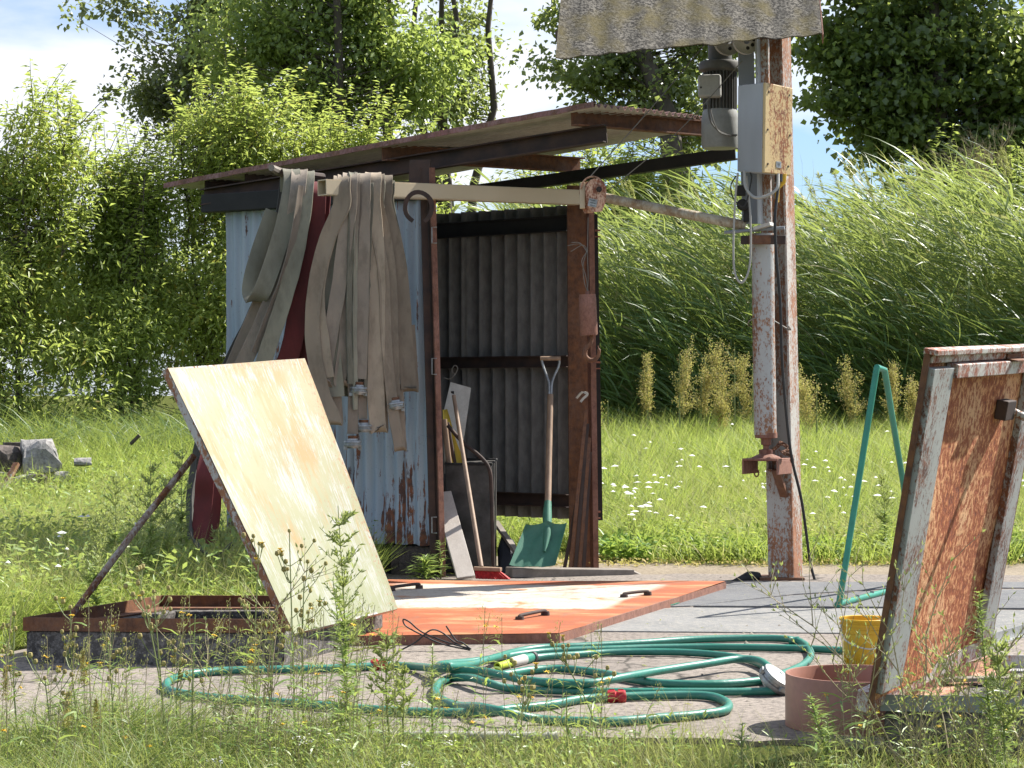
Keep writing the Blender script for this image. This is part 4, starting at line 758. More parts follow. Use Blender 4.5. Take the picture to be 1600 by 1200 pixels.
def panel(par, corners, th, mface, mback, medge, name='lid', flange=.05):
    c = [Vector(p) for p in corners]; n = (c[1] - c[0]).cross(c[3] - c[0]).normalized(); n = -n if n.y > 0 else n
    m = MB(); N1, N2 = 20, 28; vs = []; fs = []; uv = []
    for j in range(N2 + 1):
        for i in range(N1 + 1):
            u, v = i / N1, j / N2; vs.append(c[0].lerp(c[1], u).lerp(c[3].lerp(c[2], u), v) + n * (.003 * math.sin(u * 6 + v * 3) + .004 * noise.noise(Vector((u * 4, v * 5, 2)))))
    for j in range(N2):
        for i in range(N1):
            a = j * (N1 + 1) + i; fs.append((a, a + 1, a + N1 + 2, a + N1 + 1)); uv.append([(i / N1, j / N2), ((i + 1) / N1, j / N2), ((i + 1) / N1, (j + 1) / N2), (i / N1, (j + 1) / N2)])
    m.add(vs, fs, uv); m.build(name, mface, par, smooth=True)
    return c, n
lidc = [W(460, 990, 8.86), W(622, 951, 9.72), W(476, 560, 10.05), W(262, 575, 9.1)]
c, n = panel(hl, lidc, .05, M['lid'], None, M['post'], 'lid_face')
for k in range(4):
    a, b = c[k], c[(k + 1) % 4]; m = MB(); cen = sum(c, Vector()) / 4; ia = (cen - a).normalized() * .01; ib = (cen - b).normalized() * .01
    m.hexa([a - n * .034, b - n * .034, b + ib - n * .034, a + ia - n * .034, a - n * .002, b - n * .002, b + ib - n * .002, a + ia - n * .002]); m.build('lid_flange', M['tube'], hl)
panel(hl, [p - n * .012 for p in c], .05, M['rust'], None, None, 'lid_back')
m = MB(); m.tube([W(303, 712, 9.4), W(210, 830, 9.2), W(112, 962, 9.0)], .0145, 10); m.build('prop_rod', M['palepipe'] if 0 else rusty('prop_rod_paint', (.34, .31, .27), amt=.5, sc=9, fine=40, wid=.08), hl, True)
m = MB(); m.box(W(108, 968, 8.95), (.05, .03, .04)); m.build('rod_lug', M['rust'], hl)

# ---------------------------------------------------------------- right hatch
hr = thing('hatch', 'open pit hatch with blistered rusty underside raised, at the right edge', 'hatch', (1.9, 7.0, 0))
pit(hr, (1.13, 6.62), (2.25, 6.5), (2.85, 7.5), (1.68, 7.62), .135, M['curb'], [M['grey'], M['tube'], M['tube'], M['orange']], .05)
BN, BF, TF, TN = W(1362, 1100, 6.48), W(1545, 1010, 7.45), W(1632, 541, 7.2), W(1452, 549, 6.3)
def hp_(u, v, off=0): return BN.lerp(BF, u).lerp(TN.lerp(TF, u), v) + nh * off
nh = (BF - BN).cross(TN - BN).normalized(); nh = nh if nh.y < 0 else -nh
ci = [hp_(.14, .06), hp_(.86, .06), hp_(.86, .93), hp_(.14, .93)]
panel(hr, [hp_(.0, .0, -.010), hp_(1, 0, -.010), hp_(1, 1, -.010), hp_(0, 1, -.010)], .01, M['under'], None, None, 'lid_underside')
m = MB(); panel(hr, [hp_(0, 0, -.014), hp_(1, 0, -.014), hp_(1, 1, -.014), hp_(0, 1, -.014)], .01, M['post'], None, None, 'lid_top')
flm = rusty('flange_grey_rust', (.36, .37, .355), (.22, .08, .035), (.10, .04, .025), amt=.55, sc=9, st=(1, 1, .5), fine=50, wid=.05)
flw = rusty('flange_white_rust', (.60, .58, .54), (.36, .12, .06), (.2, .06, .035), amt=.52, sc=14, st=(1, 1, .6), fine=60, wid=.06)
def hexq(u0, v0, u1, v1, o0, o1): return [hp_(u0, v0, o0), hp_(u1, v0, o0), hp_(u1, v1, o0), hp_(u0, v1, o0), hp_(u0, v0, o1), hp_(u1, v0, o1), hp_(u1, v1, o1), hp_(u0, v1, o1)]
for (u0, v0, u1, v1, o0, o1, mt, nm) in ((-.008, 0, .006, 1, -.012, .006, M['rust'], 'outer_flange'), (.994, 0, 1.008, 1, -.012, .006, M['rust'], 'outer_flange'), (-.01, .992, 1.01, 1.008, -.014, .03, flw, 'outer_flange'),
    (.009, .03, .165, .955, -.008, .022, flm, 'channel'), (.86, .04, .97, .95, -.008, .016, flm, 'channel'), (.172, .925, .858, .965, -.008, .03, flw, 'channel'), (.0, -.03, 1.0, .03, -.05, -.01, flw, 'hinge_rail'), (.008, .968, .992, .991, -.009, .010, flw, 'top_band')):
    m = MB(); m.hexa(hexq(u0, v0, u1, v1, o0, o1)); m.build(nm, mt, hr, bevel=.003)
m = MB(); m.hexa(hexq(.62, .955, .74, .985, .012, .016)); m.hexa(hexq(.62, .967, .74, .971, .016, .05)); m.build('catch', M['rust'], hr)
m = MB(); m.hexa(hexq(.66, .78, .74, .84, -.008, .03)); m.build('rod_bracket', M['darkrust'], hr, bevel=.003)
m = MB(); m.tube([hp_(.74, .805, .02), hp_(.74, .805, .02) + Vector((.62, -.05, -.30))], .013, 10); m.build('prop_rod', M['post'], hr, True)
m = MB(); m.beam(W(1470, 1062, 7.15), W(1640, 1058, 7.3), .06, .012); m.build('inner_plate', M['curblight'], hr)

# ---------------------------------------------------------------- bucket, pvc ring, angle iron, green frame
bu = thing('bucket', 'yellow plastic bucket standing behind the brown pipe ring', 'bucket', G(1353, 1052)); q = G(1353, 1052)
q.y = 9.0; q = Vector(((1352 - 800) / F * 8.75, 8.75, .008)); bu.location = q; bu['_w'] = tuple(q)
m = MB(); m.lathe(q, [(0, 0), (.083, 0), (.086, .006), (.096, .135), (.100, .137), (.101, .150), (.097, .152), (.099, .182), (.104, .184), (.105, .192), (.102, .194), (.095, .192), (.093, .135), (.082, .008), (0, .008)], 36); m.build('body', M['yellow'], bu, True)
for k in range(26): a = R(k * 360 / 26); m = MB(); x = Vector((math.cos(a), math.sin(a), 0)); m.box(q + x * .0895 + Z * .03, (.004, .004, .035), (x, Vector((-x.y, x.x, 0)), Z)); m.build('rib', M['yellow'], bu)
m = MB(); m.lathe(q, [(.096, .165), (.1035, .165), (.104, .172), (.096, .173)], 36); m.build('collar', M['yellow'], bu, True)
m = MB(); m.tube(cat([q + Vector((-.104, -.03, .17)), q + Vector((-.09, -.07, .11)), q + Vector((0, -.112, .08)), q + Vector((.09, -.07, .11)), q + Vector((.104, -.03, .17))], 5), .0032, 6); m.build('bail_handle', M['white'], bu, True)
q = Vector(((1338 - 800) / F * 7.08, 7.2, .008)); q = Vector((1.135, 7.18, .008)); m = MB(); r = .232; m.lathe(q, [(r - .009, 0), (r, 0), (r, .170), (r - .001, .172), (r - .008, .172), (r - .009, .170), (r - .009, 0)], 64)
tag(m.build('pipe_ring', M['pvc'], org=q, smooth=True), 'short brown plastic pipe ring standing in front of the right hatch', 'pipe ring')
m = MB(); a, b = G(1540, 1002, .03), G(1660, 966, .03); m.beam(a, b, .006, .05); m.beam(a + Vector((.02, .02, -.022)), b + Vector((.02, .02, -.022)), .05, .006); tag(m.build('angle_iron', M['alu'], org=a), 'grey angle iron lying behind the right hatch', 'angle iron')
gf = thing('green_pipe_stand', 'green welded pipe frame standing on the grey mat', 'frame', G(1310, 944))
A_ = G(1311, 944, .03); TT = W(1370, 574, A_.y + .1); m = MB(); m.tube([A_, TT.lerp(A_, .5), TT], .0165, 12); m.build('upright', M['greenpipe'], gf, True)
m = MB(); m.tube([TT, W(1382, 578, A_.y + .2), W(1412, 760, A_.y + .9), W(1424, 905, A_.y + 1.5)], .0165, 12); m.build('upright', M['greenpipe'], gf, True)
B_ = G(1420, 915, .03); m = MB(); m.tube([A_ + Vector((-.01, -.01, 0)), B_], .0165, 12); rl = m.build('bottom_rail', M['greenpipe'], gf, True)
for k in range(4): p = A_.lerp(B_, .25 + k * .2); m = MB(); m.lathe(p + Z * .013, [(.011, 0), (.010, .012), (0, .012)], 8); m.build('stud', M['alu'], rl)
m = MB(); m.prism([G(1010, 951, .02), G(1040, 947, .02), G(1062, 941, .02), G(1030, 946, .02)], (0, 0, -.004)); tag(m.build('green_scrap', M['greenpipe'], org=G(1035, 946)), 'thin green scrap strip beside the rust plate edge', 'scrap')

# ---------------------------------------------------------------- garden hoses
def hosepath(pts, r=.0155, zf=None):
    P = [G(x, y, r + .008 + (z if z else 0)) for x, y, z in [(p + (0,))[:3] if len(p) == 2 else p for p in pts]]; return cat(P, 6)
h1 = thing('garden_hose', 'green garden hose making the wide left loop with two red joints', 'garden hose', G(592, 1040), 'green garden hoses coiled on the concrete')
m = MB(); m.tube(hosepath([(600, 1040), (560, 1042), (520, 1044), (430, 1046), (350, 1048), (292, 1054), (262, 1066), (264, 1078), (305, 1087), (370, 1093), (460, 1099), (560, 1107), (640, 1112), (747, 1113), (795, 1108), (860, 1101), (910, 1092), (965, 1089)]), .0155, 12); m.build('hose_run', M['hosegreen'], h1, True)
m = MB(); m.tube(hosepath([(960, 1089), (1010, 1087), (1075, 1086), (1115, 1089), (1137, 1099), (1132, 1110), (1087, 1117), (1025, 1122), (962, 1127), (910, 1127, .0), (845, 1124), (790, 1113, .03), (750, 1105, .03), (715, 1103), (690, 1093), (680, 1080), (687, 1067), (712, 1057), (745, 1054), (785, 1054), (830, 1047), (880, 1045), (940, 1052), (990, 1062), (1040, 1068), (1119, 1069), (1195, 1063)]), .0155, 12); m.build('hose_run', M['hosegreen'], h1, True)
m = MB(); m.tube(hosepath([(600, 1040), (640, 1041), (692, 1045, .03), (747, 1048, .035), (785, 1055, .035), (822, 1063, .03), (872, 1067, .03), (925, 1067, .03), (975, 1058, .035), (1025, 1049, .03), (1103, 1037, .03), (1150, 1030, .03), (1184, 1032, .03), (1203, 1044, .03), (1210, 1054, .03)]), .0155, 12); m.build('hose_run', M['hosegreen'], h1, True)
def joint(px, py, z, dx, dy, par):
    c = G(px, py, z); a = Vector((dx, dy, 0)).normalized(); m = MB(); m.lathe(c - a * .034, [(.016, 0), (.024, .002), (.026, .012), (.026, .028), (.021, .031), (.021, .037), (.026, .04), (.026, .056), (.024, .066), (.016, .068)], 18, a); j = m.build('joint', M['redplastic'], par, True)
    for k in range(8):
        t = R(k * 45); x = a.orthogonal().normalized(); y = a.cross(x); s = x * math.cos(t) + y * math.sin(t)
        for o in (-.016, .016): m = MB(); m.box(c + s * .0265 + a * o, (.018, .005, .004), (a, s.cross(a), s)); m.build('grip_rib', M['redplastic'], j)
joint(592, 1040, .024, 1, .1, h1); joint(963, 1089, .024, 1, .05, h1)
c = G(1212, 1062, .06); a = Vector((.55, -.25, .75)).normalized(); m = MB(); m.lathe(c - a * .04, [(0, 0), (.03, 0), (.034, .01), (.056, .014), (.06, .02), (.06, .032), (.054, .036), (.054, .044), (.062, .048), (.062, .062), (.052, .066), (.03, .068), (0, .068)], 28, a); cp_ = m.build('coupling', M['alu'], h1, True)
for k in range(3):
    x = a.orthogonal().normalized(); y = a.cross(x); t = R(k * 120 + 20); s = x * math.cos(t) + y * math.sin(t); m = MB(); m.box(c + s * .06, (.014, .03, .02), (s, s.cross(a), a)); m.build('lug', M['alu'], cp_, bevel=.002)
h2 = thing('garden_hose', 'green garden hose ending in a lime tipped spray nozzle', 'garden hose', G(800, 1034), 'green garden hoses coiled on the concrete')
m = MB(); m.tube(hosepath([(826, 1029), (850, 1026), (897, 1023), (962, 1019), (1056, 1019), (1120, 1023, .0), (1160, 1029), (1186, 1037), (1203, 1047), (1222, 1062), (1234, 1072), (1215, 1079), (1150, 1081), (1060, 1081), (960, 1081), (860, 1079), (800, 1076), (762, 1067, .02), (735, 1059, .02), (705, 1060)]), .0148, 12); m.build('hose_run', M['hosegreen'], h2, True)
a0, a1 = G(832, 1027, .026), G(777, 1041, .026); a = (a1 - a0).normalized(); Ln = (a1 - a0).length
m = MB(); m.lathe(a0, [(.016, -.01), (.024, -.008), (.025, .012), (.02, .016)], 16, a); m.build('collar', M['rubber'], h2, True)
m = MB(); m.lathe(a0, [(.021, .014), (.021, Ln * .3), (.018, Ln * .58)], 16, a); m.build('barrel', M['greenpipe'], h2, True)
m = MB(); m.lathe(a0, [(.0215, Ln * .25), (.0205, Ln * .55), (.017, Ln * .6)], 16, a); m.build('sleeve', M['white'], h2, True)
m = MB(); m.lathe(a0, [(.016, Ln * .58), (.014, Ln * .9), (.016, Ln), (.01, Ln), (.008, Ln * .9), (0, Ln * .9)], 16, a); m.build('tip', M['lime'], h2, True)
h3 = thing('garden_hose', 'green garden hose doubled back at the rear and leading off behind the bucket', 'garden hose', G(1244, 1012), 'green garden hoses coiled on the concrete')
m = MB(); m.tube(hosepath([(1216, 1056, .05), (1236, 1048, .02), (1256, 1038), (1267, 1024), (1260, 1009), (1240, 1000), (1190, 997), (1087, 999), (994, 1005), (900, 1010), (847, 1012), (808, 1018), (772, 1028, .02), (735, 1038, .03), (700, 1041, .055), (686, 1040, .04), (700, 1037, .02), (735, 1034), (772, 1029), (820, 1021), (870, 1017), (960, 1014), (1025, 1012), (1119, 1011), (1244, 1013), (1312, 1016), (1420, 1020)]), .0155, 12); m.build('hose_run', M['hosegreen'], h3, True)
m = MB(); c = G(1243, 1001, .024); m.lathe(c - Vector((.03, 0, 0)), [(.016, 0), (.019, .001), (.019, .012), (.0175, .014), (.0175, .03), (.019, .032), (.019, .045), (.016, .046)], 14, (1, -.1, 0)); m.build('mender', M['hosegreen'], h3, True)
# wires
def gw(pts, r, label, mat='rubber', name='bent_wire'):
    P = cat([W(x, y, 9.25 + z) for x, y, z in pts], 5); m = MB(); m.tube(P, r, 7); return tag(m.build(name, M[mat], org=P[0], smooth=True), label, 'wire')
gw([(622, 1018, 0), (650, 1003, .02), (672, 985, .03), (690, 988, .05), (712, 1005, .02), (734, 1016, 0)], .0035, 'black wire arching up from the concrete nearest the lid')
gw([(736, 1014, 0), (700, 1004, .02), (660, 988, .05), (640, 972, .04), (630, 968, .05), (634, 978, .05), (655, 990, .03), (690, 1006, .01), (730, 1015, 0)], .0035, 'black wire bent in a long narrow loop on the concrete')
gw([(697, 978, .02), (712, 1000, .02), (722, 1004, .02), (734, 1013, 0)], .0035, 'short straight black wire end beside the wire loop')
gw([(560, 1000, .08), (568, 1010, .03), (566, 1024, 0), (590, 1024, 0), (640, 1022, 0), (672, 1023, 0)], .003, 'thin black wire lying flat left of the wire loop')
gw([(520, 1010, .02), (545, 1018, 0), (575, 1012, .02), (600, 1016, .01), (585, 1024, 0), (545, 1028, 0)], .004, 'tangled rusty wire at the lid curb', 'rust')
P = [G(430, 1148, .03), G(640, 1150, .03), G(872, 1152, .03)]; m = MB(); m.tube(P, .0165, 12); tag(m.build('grey_pipe', M['plastic'], org=P[0], smooth=True), 'straight pale grey pipe lying along the front edge of the concrete', 'pipe')
P = [W(-60, 1024, 9.4), W(44, 1013, 9.7)]; m = MB(); m.beam(P[0], P[1], .04, .03); tag(m.build('pale_batten', M['palepipe'], org=P[1]), 'pale batten end lying left of the left hatch, upper one', 'batten')
P = [W(-60, 1040, 9.2), W(46, 1026, 9.5)]; m = MB(); m.beam(P[0], P[1], .05, .035); tag(m.build('dark_batten', M['stonedark'], org=P[1]), 'dark batten under the pale one left of the left hatch', 'batten')

# ---------------------------------------------------------------- rubble
def rock(c, s, mat, label, name='rubble_stone', seed=0, rot=0):
    bm = bmesh.new(); bmesh.ops.create_cube(bm, size=1); bmesh.ops.subdivide_edges(bm, edges=bm.edges[:], cuts=4, use_grid_fill=True); rr = random.Random(seed)
    pl_ = [(Vector((rr.uniform(-1, 1), rr.uniform(-1, 1), rr.uniform(-1, 1))).normalized(), rr.uniform(.42, .62)) for _ in range(9)]
    for v in bm.verts:
        for n_, d in pl_:
            e = v.co.dot(n_) - d
            if e > 0: v.co -= n_ * e
        v.co += v.co.normalized() * .07 * noise.noise(v.co * 3.5 + Vector((seed, 0, 0))) + v.co.normalized() * .03 * noise.noise(v.co * 11)
        v.co = Vector((v.co.x * s[0], v.co.y * s[1], v.co.z * s[2])); x, y = v.co.x, v.co.y; v.co.x = x * math.cos(rot) - y * math.sin(rot); v.co.y = x * math.sin(rot) + y * math.cos(rot)
    me = bpy.data.meshes.new(name); bm.to_mesh(me); bm.free(); me.materials.append(mat); o = bpy.data.objects.new(name, me); COL.objects.link(o); o.location = c
    return tag(o, label, 'stone', 'rubble heap at the left edge')
def rk(px, py, Y, w_, h_, mat, label, seed, rot=0): return rock(W(px, py, Y), (w_ / F * Y, w_ / F * Y, h_ / F * Y), mat, label, seed=seed, rot=rot)
rk(64, 718, 18.5, 58, 62, M['stone'], 'largest pale block of the rubble heap, on its right', 3, .3)
rk(14, 722, 18.6, 62, 52, M['stonedark'], 'dark brown lump behind the leaning plank in the rubble', 5, 1)
rk(14, 768, 18.2, 30, 30, M['stone'], 'small pale block at the foot of the rubble plank', 8, .5)
rk(38, 752, 18.2, 34, 22, M['stone'], 'flat grey stone below the largest rubble block', 12, .2)
rk(60, 748, 18.15, 26, 14, M['stonedark'], 'flat dark stone wedged under the largest block', 14, .2)
rk(129, 722, 18.4, 26, 13, M['stone'], 'low pale stone lying in grass right of the heap', 21, .2)
rk(95, 745, 18.3, 22, 16, M['stone'], 'small pale chunk in the grass just right of the largest block', 31, .6)
rk(22, 700, 18.8, 30, 18, M['stonedark'], 'dark flat lump on top of the rubble behind the plank', 33, .4)
rk(82, 764, 18.0, 16, 10, M['stone'], 'fist sized pale chunk nearest the viewer in front of the heap', 35, .9)
rk(48, 770, 18.05, 20, 12, M['stonedark'], 'small brown chunk between the two front pale pieces', 37, .1)
rk(2, 748, 18.3, 26, 20, M['stone'], 'grey chunk under the upper end of the rubble plank', 39, .1)
rk(34, 735, 18.5, 26, 18, M['stonedark'], 'dark wedge filling the gap beside the largest block', 41, .1)
rk(-22, 745, 18.4, 60, 70, M['stonedark'], 'dark block cut off by the left photo edge', 23, .2)
m = MB(); m.beam(W(26, 724, 18.0), W(0, 775, 17.8), .05, .03); tag(m.build('painted_plank', M['post'], org=W(0, 775, 17.8)), 'short rusty painted plank leaning on the rubble heap', 'plank')
m = MB(); m.tube([W(204, 694, 18.4), W(218, 680, 18.4)], .018, 6); tag(m.build('stick_stub', M['bark'], org=W(204, 694, 18.4)), 'short dark stick poking out of the left meadow', 'stick')

# ================================================================ vegetation
def ground_z(P): return hgv(P[:, 0], P[:, 1])
def blades_obj(name, x, y, Ln, Wd, bendv, mat, hang=.5, seg=2, lean=.35, z0=None, kind='stuff'):
    n = len(x); z = hgv(x, y) if z0 is None else z0; P = np.stack([x, y, z - .01], 1); a = RG.uniform(0, 2 * np.pi, n)
    D = np.stack([np.cos(a) * lean, np.sin(a) * lean, np.ones(n)], 1) + RG.normal(0, .12, (n, 3)); B = np.stack([np.cos(a), np.sin(a), -np.abs(RG.normal(.2, .3, n))], 1) * .8 + np.array(bendv)
    V, q, t = strips(P, D, B, Ln, Wd, seg, hang, RG.normal(0, .5, (n, 3))); return npmesh(name, V, [q, t], mat, kind=kind)
# big dense meadow behind the pad
def scatter(n, x0, x1, y0, y1, f=None, wedge=True):
    y = RG.uniform(y0, y1, n); 
    if wedge: hw = .262 * y; x = RG.uniform(-1, 1, n) * hw; k = (x > x0) & (x < x1)
    else: x = RG.uniform(x0, x1, n); k = np.ones(n, bool)
    if f is not None: k &= f(x, y)
    return x[k], y[k]
def keep(x, y):      # off the shed, dirt strip and pad
    back = 14.15 + .25 * np.sin(x * 2.1) - .25 * (x > .9); inshed = (x > -1.95) & (x < .75) & (y < 15.3 - .0 * x) & (y > 12)
    left = (x < -1.75 + .0 * y) & (y > 9.9) & ~((x > -2.0) & (y < 10.0)); nearleft = (x < -2.15) & (y > 9.15)
    sh_ = (x < (-.49 + (y - 13.06) * -1.38) - .05) & (y > 12.6) & (y < 14.1)
    return ((y > back) & ~inshed) | left | nearleft | ((x < -.75) & (y > 10.15) & (y < 12.7)) & (x < -1.05 + .1 * (y - 10)) | (sh_ & (x < -.8))
def tuft(x, y, s=1.0):
    return .5 + .5 * np.sin(x * 3.1 * s + 1.3 * np.sin(y * 2.3)) * np.sin(y * 1.7 * s + 1.7 * np.sin(x * 1.9))
x, y = scatter(150000, -9, 9, 14.0, 27, keep); n = len(x); far = np.clip((y - 14) / 6, 0, 1); tf = tuft(x, y)
Lg = RG.uniform(.08, .26, n) + far * RG.uniform(.05, .40, n) + .22 * tf * (tuft(x - 2, y + 1, .45)); blades_obj('meadow_grass', x, y, Lg, RG.uniform(.006, .012, n), (-.45, 0, 0), M['grass'], .7)
x, y = scatter(90000, -9, 9, 14.6, 27, keep); k = tuft(x + 3, y, 1.6) > .45; x, y = x[k], y[k]; n = len(x); blades_obj('dry_meadow_grass', x, y, RG.uniform(.25, .5, n) + .1 * np.clip((y - 15) / 8, 0, 1), RG.uniform(.003, .006, n), (-.5, 0, 0), M['grassdry'], .5)
# left meadow nearer by
x, y = scatter(110000, -6, -.7, 9.1, 16, keep); n = len(x); tf = tuft(x, y); blades_obj('left_meadow_grass', x, y, RG.uniform(.12, .34, n) + .14 * tf, RG.uniform(.004, .009, n), (-.3, 0, 0), M['grass'], .8)
x, y = scatter(24000, -6, -1.0, 9.3, 16, keep); n = len(x); blades_obj('left_dry_grass', x, y, RG.uniform(.3, .6, n), RG.uniform(.002, .004, n), (-.5, 0, 0), M['grassdry'], .5)
# leafy ground cover: small leaves among the grass
def cover(name, x, y, hmax, size, mat, k=1):
    n = len(x); P = np.stack([x, y, hgv(x, y) + RG.uniform(0, 1, n) ** 1.3 * hmax], 1); D = RG.normal(0, 1, (n, 3)); D[:, 2] = np.abs(D[:, 2]) * .6; N = RG.normal(0, .4, (n, 3)) + np.array([0, 0, 1]); V, a, b = leaf_arrays(P, D, N, size * RG.uniform(.6, 1.4, n), size * .4 * RG.uniform(.6, 1.4, n)); return npmesh(name, V, [a, b], mat, kind='stuff')
x, y = scatter(60000, -9, 9, 14.0, 25, keep); cover('herb_layer', x, y, .22, .045, M['grass'])
x, y = scatter(50000, -6, -.8, 9.2, 20, keep); cover('left_herb_layer', x, y, .34, .05, M['weed'])
# broad leaved band along the dirt strip
x, y = scatter(17000, .6, 5, 14.2, 15.0, lambda x, y: tuft(x * 1.7, y * .6 + 2, 1.2) > .42); cover('broadleaf_border', x, y, .13, .07, M['broad'])
x, y = scatter(3500, .0, 5, 13.8, 14.5, None); cover('litter_border', x, y, .03, .035, M['dock'])
# yarrow umbels in the meadow
def umbels(name, x, y, hz, rad):
    V = []; n = len(x); z = hgv(x, y) + hz; C = np.stack([x, y, z], 1); k = 9; a = np.tile(np.arange(k) * 2 * np.pi / k, (n, 1)) + RG.uniform(0, 1, (n, 1)); tilt = RG.normal(0, .07, (n, 2))
    r = rad[:, None] * RG.uniform(.65, 1.1, (n, k)); X = np.cos(a) * r; Yy = np.sin(a) * r; Zz = X * tilt[:, :1] + Yy * tilt[:, 1:] - .006
    ring = C[:, None] + np.stack([X, Yy, Zz], -1); V = np.concatenate([C[:, None] + np.array([0, 0, .006]), ring], 1).reshape(-1, 3); b = np.arange(n)[:, None] * (k + 1)
    t = np.concatenate([b + np.array([[0, 1 + i, 1 + (i + 1) % k]]) for i in range(k)]); npmesh(name, V, [t], M['petalwhite'], kind='stuff')
x, y = scatter(900, .3, 6, 14.6, 22, keep); kk = ((np.abs(y - 16.3) < 1.3) & (tuft(x * 1.4, y) > .3)) | (RG.random(len(x)) < .2); x, y = x[kk], y[kk]; n = len(x); umbels('yarrow_flowers', x, y, RG.uniform(.22, .42, n), RG.uniform(.012, .036, n))
x, y = scatter(90, -3.6, -2.1, 9.6, 13, keep); n = len(x); umbels('left_yarrow_flowers', x, y, RG.uniform(.3, .42, n), RG.uniform(.014, .03, n))
# reeds
def reeds(name, x, y, h, mat, lean=.25, nl=11, lw=.028, ll=.62):
    n = len(x); z = hgv(x, y); P = np.stack([x, y, z], 1); ln = RG.normal(lean, .08, n); hh = h * RG.uniform(.78, 1.08, n)
    B = np.tile(np.array([[-1., 0, -.1]]), (n, 1)); D = np.stack([-ln * .6, RG.normal(0, .06, n), np.ones(n)], 1)
    V, q, t = strips(P, D, B, hh, np.full(n, .012), 4, .16 + 0 * ln.mean()); Vs = [V]; Q = [q]; T = [t]; off = len(V)
    m_ = n * nl; i = np.repeat(np.arange(n), nl); f = RG.uniform(.12, 1.0, m_); Dn = nrm(D)[i]
    pos = P[i] + Dn * (hh[i] * f)[:, None] + np.stack([-.10 * (f ** 2) * hh[i], 0 * f, -.02 * f], 1); sgn = RG.normal(-.75, .5, m_)
    L0 = np.stack([sgn, RG.normal(0, .55, m_), RG.uniform(.5, 1.5, m_)], 1); Bd = np.stack([-RG.uniform(.2, 1.2, m_), RG.normal(0, .3, m_), -RG.uniform(-.1, 1.0, m_)], 1)
    V, q, t = strips(pos, L0, Bd, ll * RG.uniform(.5, 1.25, m_), lw * RG.uniform(.6, 1.3, m_), 4, .55, RG.normal(0, .8, (m_, 3))); Vs.append(V); Q.append(q + off); T.append(t + off)
    return npmesh(name, np.concatenate(Vs), [np.concatenate(Q), np.concatenate(T)], mat, kind='stuff'), P, hh
def band(n, x0, x1, y0, y1): return RG.uniform(x0, x1, n), RG.uniform(y0, y1, n)
x, y = band(1900, .5, 8.6, 24.8, 28.5); top = 2.75 + .32 * np.clip((x - 2.6) / 3, 0, 1) + .12 * np.sin(x * 2.3); reeds('reed_bed', x, y, top, M['reed'], .3, 13, .028, .72)
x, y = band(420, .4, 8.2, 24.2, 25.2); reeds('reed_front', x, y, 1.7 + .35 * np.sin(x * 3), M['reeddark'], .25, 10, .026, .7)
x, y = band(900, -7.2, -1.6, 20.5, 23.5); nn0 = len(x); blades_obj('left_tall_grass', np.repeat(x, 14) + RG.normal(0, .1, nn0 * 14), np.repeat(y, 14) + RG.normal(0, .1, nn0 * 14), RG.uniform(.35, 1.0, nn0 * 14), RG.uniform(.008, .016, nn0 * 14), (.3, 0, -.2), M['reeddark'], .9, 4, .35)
# feathery reed tops
def plumes(name, P, Ht, Ln, mat, k=60, sp=.05):
    n = len(P); i = np.repeat(np.arange(n), k); f = RG.random(n * k); base = P[i] + np.stack([-.3 * f * Ln, 0 * f, f * Ln], 1); D = np.stack([-RG.uniform(.1, 1, n * k), RG.normal(0, .4, n * k), RG.uniform(.1, 1, n * k)], 1)
    V, a, b = leaf_arrays(base, D, RG.normal(0, 1, (n * k, 3)), RG.uniform(.4, 1, n * k) * sp, RG.uniform(.004, .009, n * k)); npmesh(name, V, [a, b], mat, kind='stuff')
xp, yp = band(120, .6, 8, 25.2, 27.5); tp = hgv(xp, yp) + 2.55 + .35 * np.clip((xp - 2.6) / 3, 0, 1) + RG.uniform(0, .45, 120); plumes('reed_plumes', np.stack([xp - .3, yp, tp], 1), 0, .28, M['grassdry'], 70, .09)

